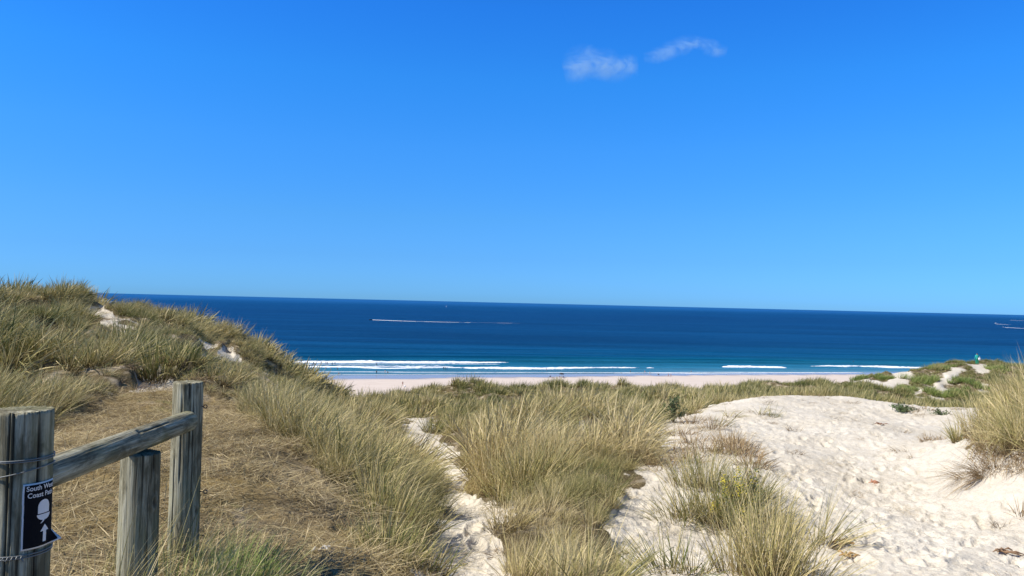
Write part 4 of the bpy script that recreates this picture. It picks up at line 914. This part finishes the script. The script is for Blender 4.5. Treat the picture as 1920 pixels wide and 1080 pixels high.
def person_body(pose, skin):
    p = POSES[pose]; V = []; E = []; Rd = []
    def v(c, r, par=None):
        V.append(c); Rd.append(r)
        if par is not None: E.append((par, len(V)-1))
        return len(V)-1
    pel = v(p['pel'], (.145, .105)); wst = v(tuple((np.array(p['pel'])*.5+np.array(p['ch'])*.5)), (.125, .09), pel); ch = v(p['ch'], (.155, .105), wst); nk = v(p['nk'], (.055, .055), ch)
    hd = v(p['hd'], (.085, .095), nk); hv = np.array(p['hd'])-np.array(p['nk']); top = v(tuple(np.array(p['hd'])+hv*.55), (.05, .055), hd)
    for s, kn, an, to, elb, ha in zip((-1, 1), p['kn'], p['an'], p['to'], p['el'], p['ha']):
        hp = v((p['pel'][0]+s*p['hipw'], p['pel'][1]+.01, p['pel'][2]-.05 if pose in ('stand', 'walk') else p['pel'][2]), (.088, .088), pel)
        k = v(kn, (.058, .058), hp); a = v(an, (.036, .036), k); v(to, (.035, .025), a)
        d = np.array(p['nk'])-np.array(p['ch']); sh = v(tuple(np.array(p['ch'])+d*.6+np.array([s*.175, 0, 0])), (.05, .05), ch)
        e = v(elb, (.040, .040), sh); h = v(ha, (.028, .028), e); dh = np.array(ha)-np.array(elb); dh /= np.linalg.norm(dh); v(tuple(np.array(ha)+dh*.09), (.032, .018), h)
    me = bpy.data.meshes.new('b'); me.from_pydata([tuple(float(q) for q in c) for c in V], E, []); o = bpy.data.objects.new('b', me); C.objects.link(o)
    md = o.modifiers.new('k', 'SKIN'); 
    if not me.skin_vertices: 
        bpy.context.view_layer.objects.active = o
    for sv, r_ in zip(me.skin_vertices[0].data, Rd): sv.radius = r_
    me.skin_vertices[0].data[0].use_root = True
    ms = o.modifiers.new('s', 'SUBSURF'); ms.levels = 1; ms.render_levels = 1
    bpy.context.view_layer.update(); r_ = bpy.data.meshes.new_from_object(o.evaluated_get(bpy.context.evaluated_depsgraph_get())); C.objects.unlink(o)
    VV = [tuple(q.co) for q in r_.vertices]; FF = [tuple(q.vertices) for q in r_.polygons]; NN = [tuple(q.normal) for q in r_.vertices]
    return VV, FF, NN
_BC = {}
def person(pose, suit, skin=SKIN, cover=((.75, 1.0),), puff=.012, arms=False):
    if pose not in _BC: _BC[pose] = person_body(pose, skin)
    VV, FF, NN = _BC[pose]; p = POSES[pose]; root = empty('person', (0, 0, 0))
    mesh_np('body', VV, FF, skin, root, True)
    V = np.array(VV); N = np.array(NN); pel = np.array(p['pel']); ch = np.array(p['ch']); ax = (ch-pel)/np.linalg.norm(ch-pel); Lc = np.linalg.norm(ch-pel)
    q = (V-pel)@ax/Lc; lat = np.abs(V[:, 0])
    def shell(name, sel, mat, pf):
        F = [f for f in FF if all(sel[i] for i in f)]
        if not F: return
        ids = sorted({i for f in F for i in f}); mp = {i: k for k, i in enumerate(ids)}
        mesh_np(name, V[ids]+N[ids]*pf, [tuple(mp[i] for i in f) for f in F], mat, root, True)
    if suit == 'full': pass
    else: shell('swimwear' if not arms else 'wetsuit', ((q > -.35) & (q < .28) & (lat < .22)) if not arms else ((q > -2.2) & (q < 1.35)), CLO[suit], puff)
    hd = np.array(p['hd']); hv = hd-np.array(p['nk']); hv /= np.linalg.norm(hv)
    shell('hair', ((V-hd)@hv > .02), HAIR, .008)
    return root
protos = {}
def put_person(px, py, pose, suit, label, group=None, sink=0, rz=None, skin=SKIN, arms=False, water=False):
    key = (pose, suit, skin.name, arms)
    if water: q = on_z(px, py, SEA_Z); z = sea_z(q[0], q[1])-sink; 
    else:
        q = on_z(px, py, 1.2 if py > 705 else .4); z = float(ground_z(q[0], q[1])[0]); q = on_z(px, py, z); z = float(ground_z(q[0], q[1])[0])
    if key not in protos: protos[key] = person(pose, suit, skin, arms=arms); r_ = protos[key]
    else: r_ = copy_tree(protos[key])
    for k in ('group',):
        if k in r_: del r_[k]
    r_.location = (q[0], q[1], z); r_.rotation_euler = (0, 0, random.uniform(0, 6.28) if rz is None else rz)
    return tag(r_, label, 'person', group)
LW = 'tiny dark bather wading between the first two foam lines at the left'
for i, (px, py) in enumerate([(554.5, 685), (551, 687.5), (573, 684), (588, 685), (585, 687), (590, 686.6), (602, 682), (611, 685), (614, 685), (622.7, 686), (628, 685.3), (706, 686)]):
    put_person(px, py, 'stand' if i % 2 else 'walk', 'black' if i not in (7, 8) else 'red', LW if i not in (7, 8, 11) else ('bather in red swimwear wading between the left foam lines' if i != 11 else 'lone bather apart from the crowd, right end between the left foam lines'),
               'bathers between the left foam lines' if i != 11 else None, .25, arms=(i % 3 == 0), water=True)
for i, (px, py) in enumerate([(611, 692.5), (619.6, 693.5), (632.8, 693.5)]): put_person(px, py, 'stand', 'black', 'small dark bather standing just shoreward of the second foam line at the left', 'bathers behind the second left foam line', .5, water=True)
put_person(594.8, 704, 'walk', 'white', 'pale person walking on wet sand at the far left', skin=SKIN)
for px, py in ((616, 702), (635, 701.5)): put_person(px, py, 'sit', 'black', 'tiny figure crouching in the thin wash at the left', 'crouching figures in the left wash', water=True, sink=.05)
put_person(706, 700.5, 'walk', 'black', 'dark figure bending at the thin wash line, left of the pale one', arms=True, water=True, sink=.1)
put_person(722, 699.5, 'stand', 'white', 'pale person standing in the wash beside a dark crouching figure', water=True, sink=.2)
put_person(727, 699, 'sit', 'black', 'dark figure crouching in the wash right of a pale standing person', water=True, sink=.1)
for i, px in enumerate((832, 835.8, 839)): put_person(px, 693.3, 'stand', ['black', 'black', 'blue'][i], ['leftmost of three people standing together in the shallow foam', 'middle one of three people standing together in the shallow foam', 'rightmost of three people standing together in the shallow foam'][i], 'three people in the foam', .15, arms=True, water=True)
put_person(602.5, 713, 'sit', 'black', 'left dark figure of the group sitting on the sand at the left', arms=True); put_person(604.5, 713, 'sit', 'black', 'second dark figure of the group sitting on the left sand', arms=True); put_person(608, 713.5, 'sit', 'black', 'right hand dark figure sitting slightly apart on the left sand')
put_person(624.3, 719.5, 'stand', 'orange', 'tanned person standing on the sand nearest the left dune', skin=SKINT); put_person(627, 719.5, 'walk', 'pale', 'tanned walker at the right of a pair on the left sand', skin=SKINT)
put_person(755, 723, 'stand', 'red', 'tanned person standing just above the grass beside a white bag', skin=SKINT)
for i, px in enumerate((847.2, 849.8, 852.2)): put_person(px, 719.5, 'stand' if i != 1 else 'walk', ['black', 'orange', 'red'][i], ['leftmost walker of the three on dry sand above the grass', 'middle walker of the three on dry sand above the grass', 'rightmost walker of the three on dry sand above the grass'][i], 'three walkers on the dry sand', skin=SKINT)
put_person(868, 708.5, 'lie', 'white', 'pale sunbather lying alone on the middle of the beach')
put_person(1032, 706.5, 'sit', 'black', 'dark figure sitting on the sand left of the parasol', arms=True); put_person(1036, 707.3, 'lie', 'black', 'dark figure lying on the sand left of the parasol')
put_person(1048.5, 707, 'sit', 'black', 'person sitting at the left side of the dark parasol'); put_person(1056.5, 707.5, 'sit', 'blue', 'person sitting at the right side of the dark parasol')
put_person(1025, 695, 'stand', 'black', 'lone bather standing in front of the long foam line near the middle', water=True, sink=.2)
put_person(1182, 698.2, 'stand', 'black', 'lone bather in calm water right of the long foam line', water=True, sink=.6); put_person(1209, 699, 'stand', 'blue', 'second bather from the left in the calm middle water', water=True, sink=.5)
put_person(1218.5, 702.3, 'walk', 'white', 'pale figure standing in the thin wash right of the middle', water=True, sink=.1); put_person(1234, 703, 'sit', 'black', 'dark figure crouching at the water line right of the middle', arms=True, water=True, sink=0)
put_person(1253, 706, 'walk', 'red', 'left one of two tanned people walking along the water line', skin=SKINT); put_person(1258, 706, 'walk', 'orange', 'right one of two tanned people walking along the water line', skin=SKINT)
put_person(1296, 698, 'stand', 'black', 'farthest right bather in the calm shallow water', water=True, sink=.7)
put_person(1600, 680, 'sit', 'black', 'surfer sitting out in the water beyond the right hand breakers', arms=True, water=True, sink=.0)

# person in green on the far right dune, with a white bag
def green_person():
    VV, FF, NN = _BC.get('stand') or person_body('stand', SKIN); q = at(1832, 683.5, 114.5); q[2] = float(ground_z(q[0], q[1])[0])+.02
    root = tag(empty('person', q), 'person in teal green loose clothes standing on the far right dune crest', 'person')
    root.scale = (1, 1, 1)
    mesh_np('body', VV, FF, SKIN, root, True); V = np.array(VV); N = np.array(NN)
    def shell(name, sel, mat, pf, drop=0):
        F = [f for f in FF if all(sel[i] for i in f)]; ids = sorted({i for f in F for i in f}); mp = {i: k for k, i in enumerate(ids)}
        mesh_np(name, V[ids]+N[ids]*pf, [tuple(mp[i] for i in f) for f in F], mat, root, True)
    shell('shirt', (V[:, 2] > .86) & (V[:, 2] < 1.46), simple('light_teal_cloth', (.02, .42, .36), .8), .035)
    shell('trousers', (V[:, 2] > .12) & (V[:, 2] < .98) & (np.abs(V[:, 0]) < .24), simple('dark_teal_cloth', (.0, .22, .13), .8), .045)
    shell('hair', (V[:, 2] > 1.60) | ((V[:, 2] > 1.5) & (V[:, 1] < .0)), HAIR, .015)
    mb = MB(); mb.ell((0, 0, .0), (.20, .08, .21), 14); mb.tube([(-.12, 0, .17), (-.05, 0, .34), (.05, 0, .34), (.12, 0, .17)], .012, 6)
    b = mb.build('handbag', CLO['white'], loc=(q[0]+.20, q[1]-.24, q[2]+.86)); tag(b, 'white round bag carried by the person in green', 'bag')
green_person()
q = on_z(759, 723.5, 1.3); mb = MB(); mb.ell((0, 0, .2), (.45, .25, .22), 12); mb.ell((.1, 0, .38), (.2, .16, .1), 10); mb.tube([(-.15, 0, .38), (0, 0, .55), (.15, 0, .38)], .02, 6)
tag(mb.build('beach_bag', CLO['white'], loc=(q[0], q[1], float(ground_z(q[0], q[1])[0]))), 'white beach bag on the sand just above the grass', 'bag')
# parasol
q = on_z(1053, 706.5, .6); zq = float(ground_z(q[0], q[1])[0]); root = tag(empty('parasol', (q[0], q[1], zq)), 'dark parasol open on the sand in the middle of the beach', 'parasol')
mb = MB(); mb.tube([(0, 0, -.2), (0, 0, 1.9)], .025, 8); mb.build('pole', M_WIRE, root)
V = [(0, 0, 2.05)]; F = []
for rI, (r_, z_) in enumerate(((.5, 1.98), (.95, 1.75), (1.25, 1.42))):
    for k in range(16): V.append((r_*math.cos(k*math.pi/8)*(1 if k % 2 == 0 else .95), r_*math.sin(k*math.pi/8)*(1 if k % 2 == 0 else .95), z_))
for k in range(16): F.append((0, 1+k, 1+(k+1) % 16))
for rI in range(2):
    for k in range(16): F.append((1+rI*16+k, 17+rI*16+k, 17+rI*16+(k+1) % 16, 1+rI*16+(k+1) % 16))
mesh_np('canopy', V, F, CLO['black'], root, True)
# dark line of seaweed near the left dune
q = on_z(650, 731.5, 1.4); mb = MB(); g = np.random.default_rng(2)
for k in range(26): mb.ell((g.uniform(-3, 3), g.normal(0, .5), .04), (g.uniform(.2, .6), .25, g.uniform(.08, .25)), 8)
tag(mb.build('seaweed_heap', simple('seaweed', (.07, .06, .05), .9), loc=(q[0], q[1], float(ground_z(q[0], q[1])[0]))), 'dark line of seaweed on the sand by the left dune', 'seaweed')

# ------------------------------------------------------------------ boats and wakes
def boat(px, py, L, rz, label, hullcol, cabin=True):
    q = on_z(px, py, SEA_Z); root = tag(empty('motor_boat', (q[0], q[1], SEA_Z), rz), label, 'boat'); W = L*.32; H = L*.16
    V = []; sec = [(-.5, .9, .0), (-.2, 1, 0), (.15, .95, .02), (.38, .6, .08), (.5, .04, .14)]
    for (u, wf, lift) in sec:
        for (a, b) in ((-1, 1), (-.8, .35), (0, -.25), (.8, .35), (1, 1)): V.append((u*L, a*W/2*wf, b*H+lift*L*(.8 if b > 0 else .4)))
    F = [(i*5+j, i*5+j+1, (i+1)*5+j+1, (i+1)*5+j) for i in range(4) for j in range(4)]+[(0, 1, 2, 3, 4)]+[(i*5, (i+1)*5, (i+1)*5+4, i*5+4) for i in range(4)]
    mesh_np('hull', V, F, hullcol, root)
    mb = MB()
    if cabin: mb.box((.02*L, 0, H+.09*L), (.3*L, W*.62, .18*L)); mb.box((.0*L, 0, H+.19*L), (.36*L, W*.7, .02*L)); mb.build('cabin', CLO['white'], root, False)
    else:
        mb.ell((-.05*L, 0, H+.06*L), (.16*L, W*.3, .07*L)); mb.build('console', CLO['black'], root)
    mb = MB(); mb.box((-.53*L, 0, H*.7), (.06*L, W*.2, H*1.3)); mb.build('outboard', CLO['black'], root, False)
    return root
def wake(pts, w0, w1, seed):
    g = np.random.default_rng(seed); W = np.array([on_z(px, py, SEA_Z) for px, py in pts]); n = 420; t = np.linspace(0, 1, n); seg = np.linspace(0, 1, len(W))
    X = np.interp(t, seg, W[:, 0]); Y = np.interp(t, seg, W[:, 1]); V = []; F = []
    wd = w0*(1-t)+w1*t; gap = vnoise(t*30, t*0, seed)+.9*(1-t)**2
    ragged = .45+1.1*fbm(t*60, t*0+2, 3, seed)
    k = 0; prev = False
    for i in range(n):
        q = wd[i]*ragged[i]*(1 if gap[i] > .62 else 0.02)
        V += [(X[i], Y[i]-q*3, .06), (X[i], Y[i], .1+.3*(1-t[i])), (X[i], Y[i]+q*3, .06)]
        if i: F += [(3*i-3, 3*i-2, 3*i+1, 3*i), (3*i-2, 3*i-1, 3*i+2, 3*i+1)]
    return V, F
Vs = []; Fs = []
for pts, a, b, s in (([(697, 599.8), (760, 602.2), (830, 604), (900, 605), (976, 606.3)], 1.0, .3, 3), ([(1869, 607.6), (1895, 609.2)], 3, 2, 4), ([(1885, 614), (1925, 616.3), (1990, 619)], 1.7, .9, 5), ([(1893, 600.5), (1960, 602)], 1.6, 1.2, 6)):
    V, F = wake(pts, a, b, s); n0 = len(Vs); Vs += V; Fs += [tuple(i+n0 for i in f) for f in F]
tag(mesh_np('boat_wake', Vs, Fs, foam_mat), 'white wakes trailing behind the distant motor boats', 'wake', None, 'stuff')
boat(695, 600, 5.2, math.pi-.03, 'dark speedboat left of centre towing the longest white wake', CLO['black'], False)
boat(1867.5, 607, 9, math.pi, 'white motor boat at the right edge, nearer the horizon', CLO['white'])
boat(1882.5, 613.8, 6, math.pi, 'small motor boat at the right edge, lower and closer than the other', CLO['white'], False)
# small sailing boat on the horizon
q = on_z(837, 575.5, SEA_Z); root = tag(empty('sailing_boat', (q[0], q[1], 0), .4), 'tiny white sailing boat near the horizon left of centre', 'boat')
mb = MB(); mb.ell((0, 0, .4), (4.2, 1.2, .9), 12); mb.build('hull', CLO['white'], root); mb = MB(); mb.tube([(0, 0, .5), (0, 0, 11)], .08, 6); mb.build('mast', CLO['white'], root)
mesh_np('sail', [(-.2, 0, 1.5), (-3.4, .2, 1.6), (-1.6, .35, 5), (-.2, 0, 10.5), (-.2, .05, 5)], [(0, 1, 2, 4), (4, 2, 3)], CLO['white'], root)

# ------------------------------------------------------------------ clouds
def cloud(name, pts, dens, label, seed, Y=2600):
    """wisps of thin vapour: each puff a soft ellipsoid of real volume"""
    p0 = at(pts[0][0], pts[0][1], Y); k = Y/FPX
    V = []; mb = MB()
    xs = [p[0] for p in pts]; ys = [p[1] for p in pts]; c = at(sum(xs)/len(xs), sum(ys)/len(ys), Y)
    w_ = (max(p[0]+p[2] for p in pts)-min(p[0]-p[2] for p in pts))*k/2; h_ = (max(p[1]+p[3] for p in pts)-min(p[1]-p[3] for p in pts))*k/2
    o_ = sorted(pts); ctr = [(o_[0][0]-o_[0][2]*1.7, o_[0][1], o_[0][3]*.5)]+[(p[0], p[1], p[3]*1.9) for p in o_]+[(o_[-1][0]+o_[-1][2]*1.7, o_[-1][1], o_[-1][3]*.5)]
    ctr = [((a[0]+b[0])/2, (a[1]+b[1])/2, (a[2]+b[2])/2) for a, b in zip(ctr[:-1], ctr[1:])]; ctr = [ctr[0]]+[((a[0]+b[0])/2, (a[1]+b[1])/2, max(a[2], b[2])) for a, b in zip(ctr[:-1], ctr[1:])]+[ctr[-1]]
    mb.tube([at(x, y, Y)-c for x, y, r_ in ctr], [r_*k for x, y, r_ in ctr], 20)
    m = bpy.data.materials.new(name+'_vapour'); m.use_nodes = True; nt = m.node_tree; nt.nodes.remove(nt.nodes['Principled BSDF']); n = NB(nt)
    pv = n.n('ShaderNodeVolumePrincipled'); pv.inputs['Color'].default_value = (.74, .93, 1, 1); pv.inputs['Anisotropy'].default_value = .0
    n.l(pv.outputs[0], nt.nodes['Material Output'].inputs['Volume'])
    oc = n.n('ShaderNodeTexCoord').outputs['Object']; tot = None
    for (x, y, rx, ry) in pts:
        q = at(x, y, Y)-c; mp = n.n('ShaderNodeMapping'); mp.vector_type = 'TEXTURE'; mp.inputs['Location'].default_value = tuple(q); mp.inputs['Scale'].default_value = (rx*k*1.35, rx*k*1.05, ry*k*1.45); n.l(oc, mp.inputs[0])
        ln = n.n('ShaderNodeVectorMath', operation='LENGTH'); n.l(mp.outputs[0], ln.inputs[0]); v = n.math('MAXIMUM', n.math('SUBTRACT', 1.0, ln.outputs['Value']), 0.0); v = n.math('POWER', v, 1.2)
        tot = v if tot is None else n.math('ADD', tot, v)
    no = n.noise(n.coord('Object', (1/46/k, 1/46/k, 1/26/k), (0, .45, 0)), 1, 8, .66, 1.6)
    d = n.math('MULTIPLY', tot, n.ramp(no, [(.40, 0.0), (.70, 1.)])); n.l(n.math('MULTIPLY', d, dens), pv.inputs['Density'])
    o = mb.build(name, m, loc=c); return tag(o, label, 'cloud')
CA = [(1095, 118, 34, 26), (1078, 132, 26, 20), (1128, 120, 30, 24), (1105, 100, 14, 14), (1150, 130, 34, 20), (1178, 125, 22, 18)]
CB = [(1226, 108, 22, 9), (1246, 100, 24, 11), (1268, 90, 26, 12), (1290, 80, 26, 11), (1316, 82, 28, 8), (1344, 96, 22, 10)]
cloud('cloud', CA, .0155, 'soft white wisp of cloud, the lower and left of the two', 1)
cloud('cloud', CB, .0160, 'thin slanting wisp of cloud, the higher and right of the two', 2)
